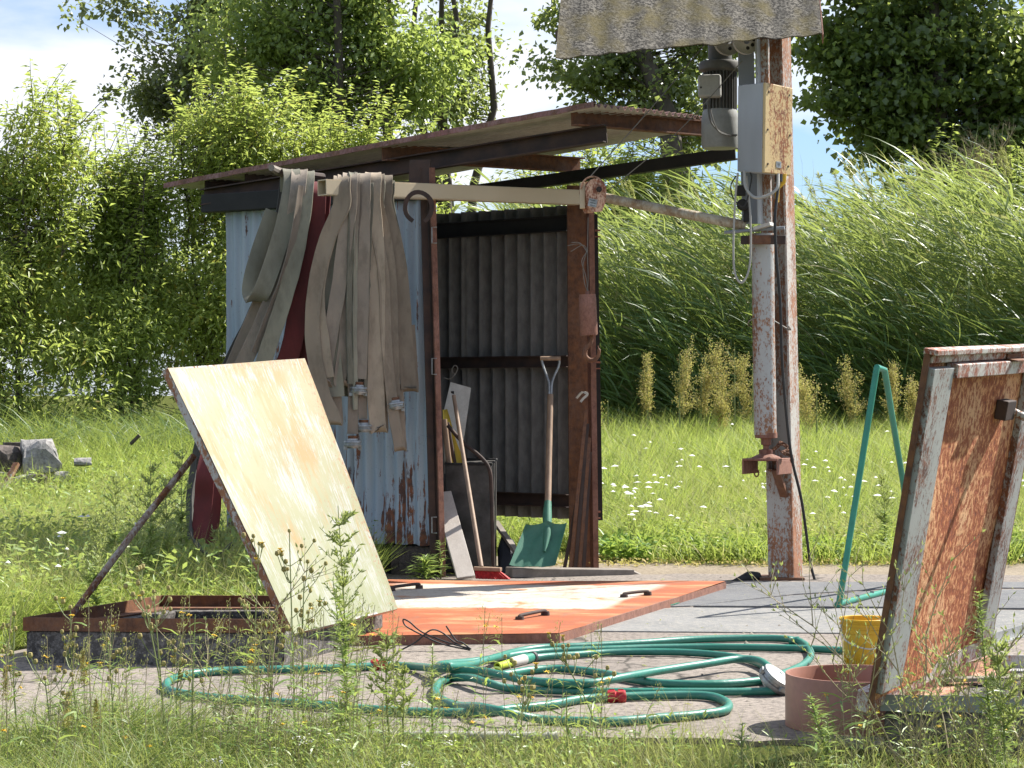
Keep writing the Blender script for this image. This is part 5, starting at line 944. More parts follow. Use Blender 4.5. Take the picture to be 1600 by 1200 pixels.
# trees and shrubs
def tree(name, label, catg, base, crowns, ncl, per, lsz, lw, ml, mb, clr, tr, stems=1, group=None, shape=.42, droop=.3, hfrac=(.1, .8), flatz=.75, spread=.5, branch_r=.012, rag=.35, hole=-.12, hole_f=2.6, shoots=0):
    base = Vector(base); t = thing(name, label, catg, base, group); rr = np.random.default_rng(abs(hash(label)) % 1000 if 0 else sum(map(ord, label)))
    C = []; wsum = sum(c[6] for c in crowns)
    for c in crowns:
        k = int(ncl * c[6] / wsum); d = nrm(rr.normal(0, 1, (k, 3))); r = rr.random(k) ** shape; C.append(np.array(c[:3]) + d * r[:, None] * np.array(c[3:6]))
    C = np.concatenate(C); cm = C.mean(0); sz_ = max(c[3] for c in crowns); q_ = (C - cm)
    C = cm + q_ * np.array([1 + rag * noise.noise(Vector(v / np.linalg.norm(v) * 2.6) + Vector((sum(map(ord, label)) * .37, 0, 0))) for v in q_])[:, None]
    C = C[np.array([noise.noise(Vector(v) * (hole_f / sz_) + Vector((0, 7.7, 0))) > hole for v in C])]; C = C[C[:, 2] > base.z + .15]; zt = max(c[2] + c[5] * .35 for c in crowns); cen = np.array([sum(c[a] * c[6] for c in crowns) / wsum for a in range(3)])
    m = MB(); st = []
    for s in range(stems):
        ang = rr.uniform(0, 6.28); o = Vector((math.cos(ang), math.sin(ang), 0)) * (spread if stems > 1 else 0); b0 = base + o * .25; tp_ = Vector((cen[0] + o.x, cen[1] + o.y, zt)); pts = []
        for k in range(8): f = k / 7; p = b0.lerp(tp_, f); p += Vector((rr.normal(0, 1), rr.normal(0, 1), 0)) * tr * .55 * (f > 0) ; pts.append(p)
        st.append(pts); m.tube(pts, [tr * (1 - .85 * k / 7) / (stems ** .5) for k in range(8)], 8)
    for c in C:
        s = st[rr.integers(stems)]; hz = c[2] - base.z; d = math.hypot(c[0] - s[0].x, c[1] - s[0].y); f = (hz - d * rr.uniform(.25, .7)) / (zt - base.z); f = min(max(f, hfrac[0] * rr.random()), .95) * 7; k = int(f); a = s[k].lerp(s[min(k + 1, 7)], f - k); e = Vector(c)
        md = a.lerp(e, .5) + Vector((rr.normal(0, .06), rr.normal(0, .06), -.06 * d)) ; L_ = (e - a).length; r0 = min(branch_r * (.5 + L_ * .2), branch_r * 1.6); m.tube([a, a.lerp(md, .55) + Vector((0, 0, .02)), md, e], [r0, r0 * .75, r0 * .5, r0 * .15], 5, False)
    if shoots:
        up_ = C[C[:, 2] > np.percentile(C[:, 2], 45)]; SP = []; SDr = []
        for k in range(shoots):
            c = up_[rr.integers(len(up_))]; a = Vector(c); d = Vector((rr.normal(.12, .35), rr.normal(-.1, .3), 1)).normalized(); L_ = rr.uniform(.35, .95); pts = [a + d * L_ * f + Vector((.10, 0, -.08)) * L_ * f * f for f in (0, .33, .66, 1)]; m.tube(pts, [.007, .005, .004, .002], 4, False)
            for j in range(26): f = .15 + .85 * j / 26; p = pts[0].lerp(pts[3], f); an = rr.uniform(0, 6.28); SP.append(tuple(p)); SDr.append((math.cos(an) + .2, math.sin(an), .35 - .5 * rr.random()))
    n = len(C) * per; i = np.repeat(np.arange(len(C)), per); cs = clr * rr.uniform(.6, 1.35, len(C)); off = rr.normal(0, 1, (n, 3)) * np.array([1, 1, flatz]) * cs[i][:, None] * .55
    P = C[i] + off; D = nrm(off) * .8 + rr.normal(0, .6, (n, 3)) + np.array([0, 0, -droop]); N = rr.normal(0, .8, (n, 3)) + np.array([.25, 0, .8]); sz = lsz * rr.uniform(.55, 1.3, n)
    if shoots: P = np.concatenate([P, np.array(SP)]); D = np.concatenate([D, np.array(SDr)]); e = len(SP); N = np.concatenate([N, rr.normal(0, .3, (e, 3)) + np.array([0, 0, 1])]); sz = np.concatenate([sz, lsz * rr.uniform(.8, 1.5, e)])
    m.build('trunk', mb, t, True)
    V, a, b = leaf_arrays(P, D, N, sz, sz * lw, .2, .15); npmesh('crown', V, [a, b], ml, t)
    return t
def cw(px, py, Y, rx, rz, ry=None, wt=1): p = W(px, py, Y); return (p.x, p.y, p.z, rx / F * Y, (ry or rx) / F * Y * .8, rz / F * Y, wt)
def bs(px, Y): x = (px - 800) / F * Y; return (x, Y, hg(x, Y))
G1 = 'bushes behind the shed'
tree('leafy_bush', 'bright yellow green bush cut by the left photo edge', 'bush', bs(20, 23.5), [cw(30, 420, 23.5, 150, 210, wt=3), cw(60, 300, 23.5, 85, 130, wt=1.2), cw(-60, 330, 24, 120, 160, wt=1), cw(20, 520, 23, 160, 120, wt=1), cw(30, 575, 22.8, 170, 60, wt=.7)], 400, 95, .085, .32, M['shrub'], M['bark'], .27, .07, 5, G1, branch_r=.012, shoots=150, hole=-.05, hole_f=3.2, rag=.5, shape=.6)
tree('leafy_bush', 'second bright bush, between the edge bush and the shed eave', 'bush', bs(190, 24), [cw(190, 430, 24, 120, 180, wt=2), cw(200, 310, 24, 80, 80, wt=.8), cw(180, 540, 23.4, 110, 90, wt=1)], 330, 95, .08, .32, M['shrub2'], M['bark'], .27, .07, 5, G1, branch_r=.012, shoots=150, hole=-.05, hole_f=3.2, rag=.5, shape=.6)
tree('leafy_bush', 'tallest bright bush rising right above the low end of the shed roof', 'bush', bs(350, 24.5), [cw(350, 340, 24.5, 140, 180, wt=2.2), cw(350, 235, 24.5, 110, 80, wt=1), cw(330, 500, 24, 150, 130, wt=1.3)], 470, 92, .08, .32, M['shrub'], M['bark'], .27, .07, 6, G1, branch_r=.012, shoots=150, hole=-.05, hole_f=3.2, rag=.5, shape=.6)
tree('leafy_bush', 'bright bush directly behind the middle of the shed roof', 'bush', bs(530, 25), [cw(510, 300, 25, 130, 110, wt=1.6), cw(590, 330, 25, 110, 90, wt=1), cw(520, 450, 25, 150, 150, wt=1)], 370, 88, .08, .32, M['shrub'], M['bark'], .27, .07, 5, G1, branch_r=.012, shoots=150, hole=-.05, hole_f=3.2, rag=.5, shape=.6)
tree('leafy_bush', 'pale bush seen under the roof beam right of the door', 'bush', bs(980, 29.5), [cw(1000, 330, 29.5, 150, 75, wt=1.3), cw(1060, 420, 29.5, 140, 130, wt=1), cw(860, 330, 29.5, 120, 80, wt=.8)], 300, 90, .11, .28, M['shrub'], M['bark'], .4, .07, 5, G1, branch_r=.012, shoots=150, hole=-.05, hole_f=3.2, rag=.5, shape=.6)
tree('leafy_bush', 'dull green bush behind the reeds at the right photo edge', 'bush', bs(1560, 30), [cw(1560, 340, 30, 110, 90, wt=1), cw(1450, 400, 30, 130, 110, wt=1), cw(1340, 420, 30, 120, 110, wt=1)], 230, 90, .10, .3, M['shrub2'], M['bark'], .4, .07, 5, G1, branch_r=.012, shoots=150, hole=-.05, hole_f=3.2, rag=.5, shape=.6)
G2 = 'tall trees in the background'
tree('poplar_tree', 'sparse grey green tree with sky showing through, left of the tall ones', 'tree', bs(420, 46), [cw(310, 110, 46, 120, 85, wt=1.5), cw(250, 150, 46, 85, 45, wt=.7), cw(215, 30, 46, 60, 40, wt=.25), cw(330, 0, 46, 100, 80, wt=.8), cw(380, -150, 46, 170, 150, wt=.9), cw(340, 220, 46, 110, 60, wt=.5)], 420, 50, .125, .8, M['poplar'], M['barkpale'], .34, .22, 2, G2, branch_r=.018, shape=.7, rag=.7, hole=-.02, hole_f=3)
tree('broad_tree', 'dense fresh green tree above the left half of the shed roof', 'tree', bs(540, 43), [cw(430, 60, 43, 120, 130, wt=1.5), cw(560, 20, 43, 130, 170, wt=1.8), cw(620, 110, 43, 90, 90, wt=1), cw(480, 190, 43, 130, 70, wt=.7), cw(520, -250, 43, 230, 200, wt=1.2)], 620, 80, .135, .6, M['midtree'], M['bark'], .5, .34, 4, G2, branch_r=.018, shape=.6, rag=.5, hole=-.08, hole_f=4, flatz=.9, spread=1.2)
tree('broad_tree', 'airy tree with several visible stems over the roof middle', 'tree', bs(705, 47), [cw(720, 60, 47, 75, 130, wt=1), cw(690, 170, 47, 90, 50, wt=.6), cw(740, -150, 47, 120, 130, wt=.7)], 260, 52, .135, .6, M['oak'], M['bark'], .4, .3, 4, G2, branch_r=.018, shape=.7, rag=.6, hole=0, hole_f=3, spread=1)
tree('oak_tree', 'dark forked tree behind the wire ropes and motor', 'tree', bs(1085, 40), [cw(930, 120, 40, 95, 90, wt=1), cw(1040, 150, 40, 110, 95, wt=1.2), cw(960, 10, 40, 120, 60, wt=1), cw(1100, 60, 40, 100, 80, wt=.9), cw(1100, -120, 40, 240, 120, wt=1.2), cw(880, 70, 40, 40, 60, wt=.3)], 520, 62, .125, .7, M['oak'], M['bark'], .36, .5, 2, G2, branch_r=.016, shape=.6, rag=.6, hole=-.02, hole_f=4, flatz=.5)
tree('maple_tree', 'large dark maple filling the upper right corner', 'tree', bs(1480, 32), [cw(1420, 60, 32, 130, 150, wt=1.6), cw(1540, 80, 32, 150, 170, wt=1.6), cw(1400, 200, 32, 110, 70, wt=.8), cw(1560, 240, 32, 120, 80, wt=.8), cw(1480, -200, 32, 260, 150, wt=1.2), cw(1335, 130, 32, 70, 90, wt=.5), cw(1300, 30, 32, 60, 80, wt=.4), cw(1590, 180, 32, 110, 130, wt=.8)], 760, 70, .115, .9, M['maple'], M['bark'], .38, .3, 2, G2, branch_r=.014, shape=.6, rag=.4, hole=-.12, hole_f=5, flatz=.38)
tree('distant_wood_edge', 'far hedge line of dull green trees closing the view behind', 'trees', bs(800, 70), [cw(x_, 480, 70, 130, 130, wt=1) for x_ in range(-100, 1800, 160)], 420, 60, .42, .6, M['oak'], M['bark'], 1.0, .2, 12, None, branch_r=.018, spread=1)
# bare brown twigs at the right
bt = thing('dry_shrub', 'bare brown twiggy shrub above the reeds at the right', 'shrub', bs(1560, 27.8)); m = MB()
def twig(p, d, L_, r, dep):
    q = p + d * L_; m.tube([p, p.lerp(q, .5) + Vector((random.gauss(0, .03), random.gauss(0, .03), 0)) * L_, q], [r, r * .8, r * .5], 4, False)
    if dep:
        for k in range(3): dd_ = (d + Vector((random.gauss(-.1, .5), random.gauss(0, .4), random.gauss(.1, .35)))).normalized(); twig(p.lerp(q, random.uniform(.4, 1)), dd_, L_ * random.uniform(.5, .8), r * .6, dep - 1)
for k in range(6): twig(W(1600 - k * 12, 330, 27.8), Vector((-.4 + random.gauss(0, .3), 0, .75)).normalized(), .55, .011, 4)
m.tube([Vector(bs(1560, 27.8)), W(1570, 330, 27.8)], .02, 6); m.build('twigs', M['drystem'], bt)

# dock plants (orange seed heads)
dk = [(950, 600, 640, 23.2, 26), (1012, 575, 650, 23.4, 18), (1062, 562, 640, 23.0, 30), (1096, 575, 640, 23.2, 34), (1148, 540, 640, 23.0, 46), (1176, 560, 640, 23.2, 34), (1262, 570, 650, 23.1, 26), (1276, 606, 640, 22.6, 34), (1336, 556, 640, 23.3, 40), (1392, 570, 640, 23.4, 20), (1430, 580, 640, 23.4, 20), (1128, 600, 640, 23, 20)]
where = ['just right of the shed door post', 'second from the shed, slender', 'broad pale one left of the hoist tube', 'leaning one left of the hoist tube', 'largest, touching the hoist tube on its left', 'partly hidden behind the hoist tube', 'slim one just right of the post', 'low bushy one right of the post', 'left of the green frame top', 'inside the green frame', 'between green frame and right hatch', 'short one under the tallest seed head']
for (px, pt, pbm, Y, wpx), wh_ in zip(dk, where):
    pt += random.uniform(-14, 34); Y += random.uniform(-1.1, .3)
    b = Vector(bs(px, Y)); tpz = W(px, pt, Y); t = thing('dock_plant', 'ochre dock seed head ' + wh_, 'dock plant', b, 'dock plants along the reeds'); m = MB(); m.tube([b, b.lerp(tpz, .6), tpz], [.012, .009, .004], 5)
    k = 22; ends = []; tpz = tpz + Vector((random.uniform(-.28, .08), 0, -.04))
    for j in range(k): f = .42 + .55 * j / k; p = b.lerp(tpz, f); q = p + Vector((random.uniform(-.75, 1.0) * wpx / F * Y * 1.15 * (1.3 - f), random.gauss(0, .08), random.uniform(.06, .28))); m.tube([p, q], .003, 3, False); ends.append((p, q))
    ends.append((b.lerp(tpz, .7), tpz)); m.build('stem', M['stem'], t); nn_ = 90; A = []; 
    for p, q in ends:
        f = RG.random(nn_); A.append(np.array(p) + (np.array(q) - np.array(p)) * f[:, None] + RG.normal(0, .024, (nn_, 3)))
    A = np.concatenate(A); V, a, b2 = leaf_arrays(A, RG.normal(0, 1, A.shape), RG.normal(0, 1, A.shape), RG.uniform(.010, .024, len(A)), RG.uniform(.007, .014, len(A))); npmesh('seed_head', V, [a, b2], M['dock'], t)

# ---------------------------------------------------------------- foreground verge
def fr(n, x0, x1, y0, y1, f=None): 
    x, y = RG.uniform(x0, x1, n), RG.uniform(y0, y1, n)
    if f is not None: k = f(x, y); x, y = x[k], y[k]
    return x, y
edge = lambda x, y: y < 6.98 - .28 * np.clip(x, 0, 2) + .12 * np.sin(x * 5) + .08 * np.sin(x * 13) + .1 * (x < -.9)
x, y = fr(30000, -2.1, 2.1, 5.6, 7.2, edge); n = len(x); tf = tuft(x, y, 3); dens = np.where(x < -.4, .95, np.where(x < .3, .5, .16)); k = RG.random(n) < dens * (.4 + .6 * tf); x, y, tf = x[k], y[k], tf[k]; n = len(x)
blades_obj('verge_grass', x, y, (RG.uniform(.03, .12, n) + .10 * (x < -.3) + .07 * (x < -1)) * (.6 + .7 * tf), RG.uniform(.002, .0045, n), (.1, 0, 0), M['verge'], .8, 3, .4, z0=np.full(n, .0))
x, y = fr(6500, -2.1, 2.1, 5.6, 7.0, edge); n = len(x); blades_obj('verge_dry_grass', x, y, RG.uniform(.10, .26, n), RG.uniform(.0012, .0025, n), (.2, 0, 0), M['grassdry'], .6, 3, .3, z0=np.zeros(n))
x, y = fr(7000, -2.1, 2.1, 5.6, 6.9, edge); k = RG.random(len(x)) < np.where(x < .3, 1, .35); x, y = x[k], y[k]; n = len(x); P = np.stack([x, y, RG.uniform(0, .09, n)], 1); V, a, b = leaf_arrays(P, RG.normal(0, 1, (n, 3)) + np.array([0, 0, .5]), RG.normal(0, .4, (n, 3)) + np.array([0, 0, 1]), RG.uniform(.012, .034, n), RG.uniform(.005, .013, n)); npmesh('verge_herbs', V, [a, b], M['weed'], kind='stuff')
n = 9; x, y = fr(n, -1.6, .1, 5.9, 6.6); C0 = np.stack([x, y, RG.uniform(.04, .16, n)], 1); i = np.repeat(np.arange(n), 22); P = C0[i] + RG.normal(0, .012, (n * 22, 3)) * np.array([1, 1, .25]); V, a, b = leaf_arrays(P, RG.normal(0, 1, P.shape) * np.array([1, 1, .2]), np.tile([0., 0, 1.], (len(P), 1)), np.full(len(P), .008), np.full(len(P), .007)); npmesh('verge_yarrow_flowers', V, [a, b], M['petalwhite'], kind='stuff')

x, y = fr(1500, -2.3, 3.0, 6.9, 13); k = RG.random(len(x)) < np.where((y < 7.3) | (np.abs(y - 9.9) < .35) | (y > 12.6), 1, .3); x, y = x[k], y[k]; n = len(x); sz = RG.uniform(.003, .011, n) * np.where(RG.random(n) < .08, 2, 1)
oc = np.array([[1, 0, 0], [0, 1, 0], [-1, 0, 0], [0, -1, 0], [0, 0, .8]]); Vg = (np.stack([x, y, np.full(n, .006)], 1)[:, None] + oc[None] * sz[:, None, None] * RG.uniform(.5, 1.2, (n, 5, 1))).reshape(-1, 3); b = np.arange(n)[:, None] * 5; npmesh('grit', Vg, [np.concatenate([b + np.array([[a_, (a_ + 1) % 4, 4]]) for a_ in range(4)])], M['curblight'], kind='stuff')
x, y = fr(420, -2.3, 3.0, 7.0, 12.9); n = len(x); V, a, b = leaf_arrays(np.stack([x, y, np.full(n, .012)], 1), RG.normal(0, 1, (n, 3)) * np.array([1, 1, .1]), RG.normal(0, .25, (n, 3)) + np.array([0, 0, 1]), RG.uniform(.01, .035, n), RG.uniform(.004, .012, n)); npmesh('dry_leaf_litter', V, [a, b], M['grassdry'], kind='stuff')
def weed_h(px, py_top, py_base, Y, label, dens=1, spread=.07, leaf=.055, mat='weed', branch=False, name='horseweed'):
    """upright weed: one stem, narrow leaves all round, feathery top"""
    b = W(px[0], py_base, Y); b.z = max(b.z, 0) if py_base > 1150 else b.z; b.z = 0.0; tp = W(px[1], py_top, Y); t = thing(name, label, 'weed', b, 'weeds in the foreground')
    mid = b.lerp(tp, .5) + Vector((random.gauss(0, .008), 0, 0)); P = cat([b, mid, tp], 6); m = MB(); hh = tp.z - b.z; m.tube(P, [.0042 * (1 - .7 * k / (len(P) - 1)) for k in range(len(P))], 6)
    cP = []; cD = []; cL = []
    if branch:
        nbr = int(40 * dens)
        for k in range(nbr):
            f = .42 + .57 * (k / nbr); p = P[int(f * (len(P) - 1))]; a = random.uniform(0, 6.28); L_ = spread * (1.25 - f) * random.uniform(.8, 1.6) + .015; d = Vector((math.cos(a) * .75, math.sin(a) * .75, .7)); q = p + d * L_; m.tube([p, p.lerp(q, .6) + Vector((0, 0, -.004)), q], .0011, 4, False)
            for j in range(12): g = random.random(); cP.append(tuple(p.lerp(q, g))); cD.append((d.x + random.gauss(0, .7), d.y + random.gauss(0, .7), d.z + random.gauss(0, .5))); cL.append(random.uniform(.012, .028))
    m.build('stem', M['stem'], t, True)
    nl = int(150 * dens * (hh / .4)); f = RG.random(nl) ** .85; f = f * (.55 if branch else 1.0); idx = np.clip((f * (len(P) - 1)), 0, len(P) - 1.001); PP = np.array([list(p) for p in P]); i0 = idx.astype(int); fr_ = (idx - i0)[:, None]; base = PP[i0] * (1 - fr_) + PP[np.minimum(i0 + 1, len(P) - 1)] * fr_
    a = RG.uniform(0, 2 * np.pi, nl); upw = RG.uniform(.2, .9, nl); D = np.stack([np.cos(a), np.sin(a), upw], 1); Ll = leaf * RG.uniform(.6, 1.2, nl) * (1 - .55 * f ** 2)
    B = np.stack([np.cos(a) * .2, np.sin(a) * .2, -RG.uniform(.2, 1, nl)], 1); V, q, tt = strips(base, D, B, Ll, Ll * .11 + .001, 3, .6, RG.normal(0, .3, (nl, 3))); npmesh('leaves', V, [q, tt], M[mat], t)
    if cP: cP, cD, cL = map(np.array, (cP, cD, cL)); V, a_, b_ = leaf_arrays(cP, cD, RG.normal(0, 1, cP.shape), cL, cL * .3); npmesh('flower_spray', V, [a_, b_], M['weedpale'], t, kind='stuff')
    return t
weed_h((540, 528), 790, 1170, 6.7, 'tallest feathery green weed in front of the pale lid', 1.5, .115, .066, branch=True)
weed_h((548, 520), 905, 1180, 6.6, 'second green weed stem hugging the tallest feathery one', 1.2, .05, .06)
weed_h((678, 676), 1010, 1215, 6.5, 'bushy green weed in front of the hose left of the nozzle', 1.9, .05, .05)
weed_h((612, 606), 985, 1190, 6.6, 'pale misty weed between the tall weed and the bushy one', .9, .06, .03, 'weedpale', True)
weed_h((632, 634), 1040, 1190, 6.55, 'thin low misty weed left of the bushy green one', .6, .05, .03, 'weedpale', True)
weed_h((1558, 1530), 925, 1260, 6.1, 'tall dense green weed in front of the right hatch', 2.4, .05, .06)
weed_h((1572, 1556), 1000, 1250, 6.05, 'shorter branching weed behind the dense one at the right hatch', 1.2, .06, .045, branch=True)
weed_h((1300, 1266), 1088, 1250, 6.2, 'leaning bright green weed tip before the brown pipe ring', 2.4, .05, .075)
weed_h((1296, 1293), 1120, 1240, 6.2, 'small weed shoot right of the leaning bright weed', .7, .03, .06)
weed_h((1052, 1050), 1140, 1230, 6.3, 'small leafy weed on the bare concrete edge right of the hose loop', 1.6, .03, .055)
weed_h((1163, 1160), 1130, 1230, 6.3, 'small upright weed left of the brown ring shadow', 1.4, .03, .055)
weed_h((1210, 1203), 1140, 1230, 6.25, 'low pale weed just left of the brown pipe ring', 1.0, .03, .05)
weed_h((980, 976), 1145, 1230, 6.3, 'leafy weed under the right bend of the hose loop', 1.2, .03, .05)
weed_h((888, 885), 1080, 1220, 6.4, 'slender weed standing before the hose crossing', .5, .03, .05)
weed_h((300, 305), 960, 1230, 6.3, 'grey green weed between bud stems at the lower left', .35, .03, .04)
weed_h((722, 730), 1000, 1080, 8.6, 'tiny green tuft behind the hose beside the wire', .1, .02, .03) if 0 else None
weed_h((664, 664), 868, 905, 12.85, 'small green weed growing at the shed plinth', 2.2, .05, .16)
weed_h((689, 686), 845, 903, 12.9, 'thin weed climbing the foot of the left door post', .7, .03, .09)
for i, (px, pt, Y, lb) in enumerate(((150, 800, 9.7, 'dark leafed weed behind the left hatch frame, left one'), (235, 720, 11.2, 'tall dark weed left of the prop rod in the meadow'), (258, 745, 11.4, 'tall dark weed next to the prop rod'), (215, 760, 10.8, 'shorter dark weed between two tall meadow weeds'), (345, 830, 11.6, 'pale green thistle like weed below the dangling red hose'), (1380, 740, 14.6, 'thin meadow weed between green frame and right hatch'), (285, 700, 12.2, 'slim dark weed nearest the lid edge'), (180, 740, 11.5, 'bushy dark weed in the middle of the left meadow'))):
    weed_h((px, px), pt, HY + 3740 / Y, Y, lb, 1.3, .12, .10, 'weed', True, 'meadow_weed')
# stems with buds and yellow flower heads
def bud_plant(px, top, Y, label, nb_=9, lean=0, yellow=2, sp=40, mat='stem'):
    b = W(px, 1250, Y); b.z = 0; b.x = (px - lean - 800) / F * Y; tp = W(px, top, Y); t = thing('hawkweed', label, 'weed', b, 'budding stems in the foreground'); m = MB(); P = cat([b, b.lerp(tp, .5) + Vector((random.gauss(0, .012), 0, 0)), tp], 6); m.tube(P, [.0034 - .0018 * k / (len(P) - 1) for k in range(len(P))], 6); ends = [P[-1]]
    for k in range(nb_):
        f = random.uniform(.55, .97); p = P[int(f * (len(P) - 1))]; q = p + Vector((random.uniform(-1, 1) * sp / F * Y, random.gauss(0, .03), random.uniform(.03, .10))); md = p.lerp(q, .5) + Vector((0, 0, -.012)); m.tube(cat([p, md, q], 3), .0013, 5, False); ends.append(q)
        if random.random() < .6: q2 = md + Vector((random.uniform(-.02, .02), 0, .035)); m.tube([md, q2], .001, 4, False); ends.append(q2)
    m.build('stem', M[mat], t, True); m = MB()
    for e in ends: r = random.uniform(.0055, .0085); m.lathe(e - Z * r, [(0, 0), (r * .8, r * .5), (r, r * 1.2), (r * .7, r * 2.2), (0, r * 2.3)], 7)
    m.build('buds', M['bud'], t, True)['kind'] = 'stuff'; random.shuffle(ends)
    for e in ends[:yellow]:
        m = MB(); nn2 = 10; rr = random.uniform(.009, .013); vs_ = [e + Z * .006]
        for k in range(nn2 * 2): a = math.pi * k / nn2; r_ = rr if k % 2 else rr * .6; vs_.append(e + Vector((math.cos(a) * r_, math.sin(a) * r_ * .8, .012 + .003 * (k % 2))))
        m.add(vs_, [(0, 1 + k, 1 + (k + 1) % (nn2 * 2)) for k in range(nn2 * 2)]); m.build('flower', M['petalyellow'], t)
    nl = 14; f = RG.random(nl) * .5; PP = np.array([list(p) for p in P]); base = PP[(f * (len(P) - 1)).astype(int)]; a = RG.uniform(0, 6.28, nl); V, q, tt = strips(base, np.stack([np.cos(a), np.sin(a), .9 + 0 * a], 1), np.stack([0 * a, 0 * a, -1 + 0 * a], 1), RG.uniform(.04, .09, nl), np.full(nl, .007), 3, .6); npmesh('leaves', V, [q, tt], M['weed'], t)
for px, tp_, Y, lean, ny, lb in ((405, 850, 6.9, 10, 2, 'budding stem in front of the lid corner, leftmost of that clump'), (452, 830, 6.9, -10, 3, 'budding stem with the topmost yellow flower before the lid'), (475, 905, 6.8, 0, 1, 'budding stem with brown heads right of the yellow flower stem'), (425, 960, 6.7, 15, 2, 'lower budding stem before the lid foot'), (110, 950, 6.6, -20, 2, 'budding stem with yellow heads over the left pit corner'), (215, 890, 6.7, -50, 1, 'bending bud stem in front of the prop rod foot'), (240, 925, 6.6, -20, 1, 'bud stem before the middle of the left pit'), (168, 1000, 6.5, -10, 2, 'short bud stem before the left pit curb'), (285, 1010, 6.6, 0, 0, 'single thin bud stem right of the left pit middle'), (22, 960, 6.5, -10, 1, 'bud stem at the left photo edge'), (70, 1060, 6.4, 0, 1, 'small bud stem low at the left edge'), (820, 1060, 6.5, 10, 1, 'thin bud stem crossing the lower hose strand'), (880, 1030, 6.6, -60, 2, 'slanting thin stem with orange buds over the hoses')):
    bud_plant(px, tp_, Y, lb, 8, lean, ny)
rs = random.Random(5)
for k in range(250):      # thin flowering grasses along the verge
    px = rs.choice([rs.uniform(-10, 620), rs.uniform(380, 1000), rs.uniform(-10, 560), rs.uniform(1250, 1600)]); Y = rs.uniform(6.0, 6.8); tp_ = rs.uniform(925, 1160) + max(0, px - 600) * .08; b = W(px, 1250, Y); b.z = 0; tpv = W(px + rs.uniform(-25, 45), tp_, Y)
    if k == 0: gs = thing('verge_stalks', 'loose stand of thin flowering grass stalks along the concrete edge', 'grass', b); gs['kind'] = 'stuff'; gm = MB(); gA = []; gL = []
    gm.tube(cat([b, b.lerp(tpv, .6), tpv + Vector((.01, 0, -.004))], 4), .0011, 4, False)
    fl = RG.random(12) * .85; gL.append(np.array(b) + (np.array(tpv) - np.array(b)) * fl[:, None])
    f = RG.random(40); gA.append(np.array(tpv) + np.stack([RG.normal(0, .007, 40), RG.normal(0, .007, 40), -.09 * f], 1))
gm.build('stalk_stems', M['drystem'], gs, True)['kind'] = 'stuff'; gL = np.concatenate(gL); aa = RG.uniform(0, 6.28, len(gL)); V, q, tt = strips(gL, np.stack([np.cos(aa), np.sin(aa), .8 + 0 * aa], 1), np.stack([np.cos(aa) * .4, 0 * aa, -.8 + 0 * aa], 1), RG.uniform(.03, .10, len(gL)), RG.uniform(.004, .010, len(gL)), 3, .7, RG.normal(0, .4, gL.shape)); npmesh('stalk_leaves', V, [q, tt], M['weed'], gs, kind='stuff')
gA = np.concatenate(gA); V, a, b_ = leaf_arrays(gA, RG.normal(0, .5, gA.shape) + np.array([.1, 0, 1]), RG.normal(0, 1, gA.shape), RG.uniform(.005, .012, len(gA)), np.full(len(gA), .002)); npmesh('stalk_tops', V, [a, b_], M['grassdry'], gs, kind='stuff'); yk = gA[::160] + np.array([0, 0, .01]); yy_ = np.repeat(yk, 14, 0); V, a, b_ = leaf_arrays(yy_, RG.normal(0, 1, yy_.shape) * np.array([1, 1, .3]), np.tile([0., -.3, 1.], (len(yy_), 1)), np.full(len(yy_), .010), np.full(len(yy_), .004)); npmesh('small_yellow_flowers', V, [a, b_], M['petalyellow'], gs, kind='stuff')
# dry branching plant on the right and left
def dry_plant(px, top, Y, label, nbr, sp, base_px=None, seedy=True):
    b = W(base_px or px, 1260, Y); b.z = 0; t = thing('dry_weed', label, 'dry weed', b, 'dry branching weeds'); m = MB(); tips = []
    def br(p, d, L_, r, dep):
        pts = [p]; dd_ = d.copy()
        for k in range(4): dd_ = (dd_ + Vector((random.gauss(0, .10), random.gauss(0, .1), random.gauss(.02, .06)))).normalized(); pts.append(pts[-1] + dd_ * L_ / 4)
        m.tube(pts, [r * (1 - .15 * k) for k in range(5)], 5, False); tips.append((pts[-1], dd_))
        if dep:
            for k in range(5 if dep > 1 else 4): i = random.randint(1, 4); s = random.choice((-1, 1)); nd_ = (dd_ + Vector((s * random.uniform(.4, .9), random.gauss(0, .4), random.uniform(-.1, .4)))).normalized(); br(pts[i], nd_, L_ * random.uniform(.35, .6), r * .6, dep - 1)
        for p_ in pts[1:]:
            if dep < 2: tips.append((p_, (dd_ + Vector((random.choice((-.6, .6)), 0, .5))).normalized()))
    Ht = W(px, top, Y).z
    for k in range(nbr): d = Vector((sp[0] + (sp[1] - sp[0]) * (k + .5) / nbr, random.gauss(0, .15), 1)).normalized(); br(b + Vector((random.gauss(0, .02), 0, 0)), d, Ht * random.uniform(.8, 1.05), .0032, 2)
    m.build('stems', M['drystem'], t, True)
    A = np.array([list(p) for p, d in tips]); D = np.array([list(d) for p, d in tips]); k = RG.uniform(.010, .02, len(A)); V, a, b_ = leaf_arrays(A, D + RG.normal(0, .2, D.shape), RG.normal(0, 1, A.shape), k, k * .35); npmesh('seed_pods', V, [a, b_], M['weedpale'], t, kind='stuff')
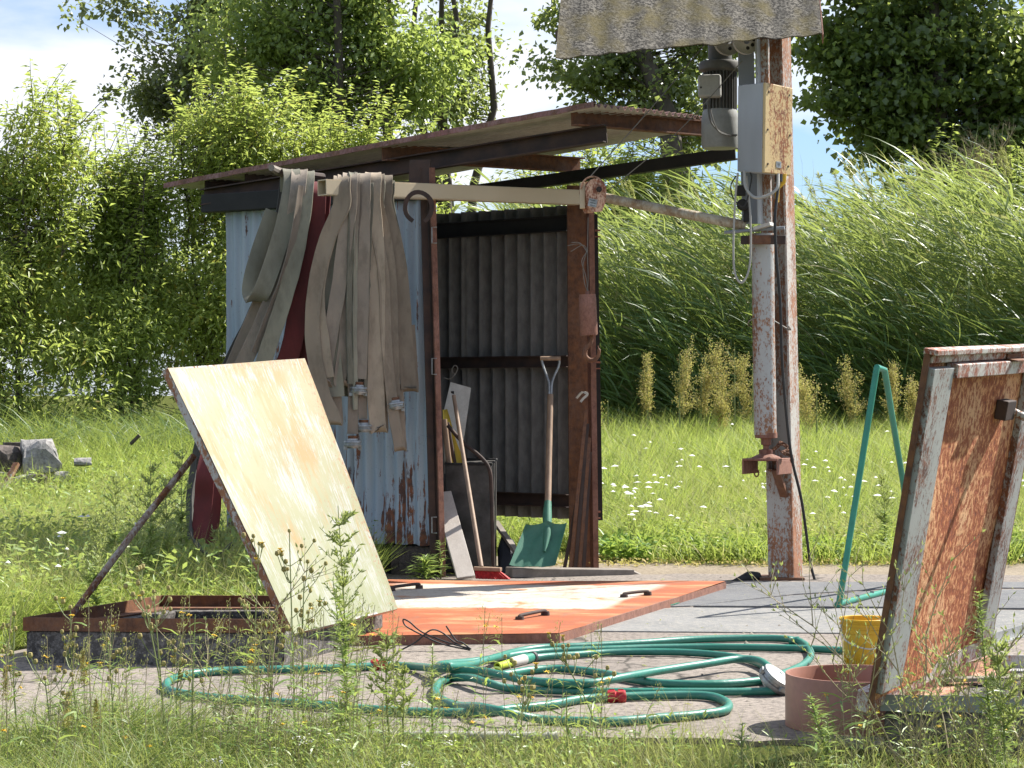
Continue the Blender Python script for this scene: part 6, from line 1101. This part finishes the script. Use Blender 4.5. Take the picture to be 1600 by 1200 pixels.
dry_plant(1400, 930, 6.15, 'pale dry branching weed in front of the bucket and right hatch', 4, (-.75, .15), 1425)
dry_plant(1480, 1010, 6.2, 'second dry branching weed before the right pit curb', 3, (-.3, .45), 1480)
dry_plant(1580, 1060, 6.1, 'dry weed in the lower right corner', 3, (-.4, .3), 1570)
dry_plant(370, 950, 6.5, 'tan dry weed spreading left in front of the pit frame', 3, (-.7, .05), 430)
# straw coloured grass spikes
for i, (px, tp_, lb) in enumerate(((130, 1025, 'tan fluffy grass spike before the left curb'), (105, 1090, 'lower tan grass spike left of the tall one'), (150, 1100, 'tan grass spike right of the lower one'), (8, 1050, 'tan grass spike at the left photo edge'))):
    Y = 6.5; b = W(px + 4, 1250, Y); b.z = 0; tpv = W(px, tp_, Y); t = thing('grass_spike', lb, 'grass', b, 'tan grass spikes'); m = MB(); m.tube([b, b.lerp(tpv, .6), tpv], .0012, 5); m.build('stem', M['drystem'], t)
    k = 420; f = RG.random(k); A = np.array(b) * .0 + np.array(tpv) + np.stack([RG.normal(0, .011, k) * (1.1 - f), RG.normal(0, .011, k) * (1.1 - f), -.09 + f * .10], 1); V, a, b_ = leaf_arrays(A, RG.normal(0, .5, (k, 3)) + np.array([.1, 0, 1]), RG.normal(0, 1, (k, 3)), RG.uniform(.006, .014, k), np.full(k, .0025)); npmesh('spike', V, [a, b_], M['dock'], t)
# strap-leaved tuft
b = G(768, 1215); b = Vector((-.05, 6.35, 0)); t = thing('sedge_tuft', 'narrow upright grass tuft before the hose crossing', 'grass tuft', b); n = 26; P = np.tile([b.x, b.y, 0.], (n, 1)) + RG.normal(0, .006, (n, 3)) * np.array([1, 1, 0]); V, q, tt = strips(P, np.stack([RG.normal(-.12, .10, n), RG.normal(0, .1, n), np.ones(n)], 1), np.stack([RG.normal(-.3, .5, n), 0 * P[:, 0], -.2 + 0 * P[:, 0]], 1), RG.uniform(.12, .24, n), np.full(n, .0045), 4, .3); npmesh('blades', V, [q, tt], M['weed'], t)
for o in bpy.data.objects:
    if '_w' in o: del o['_w']
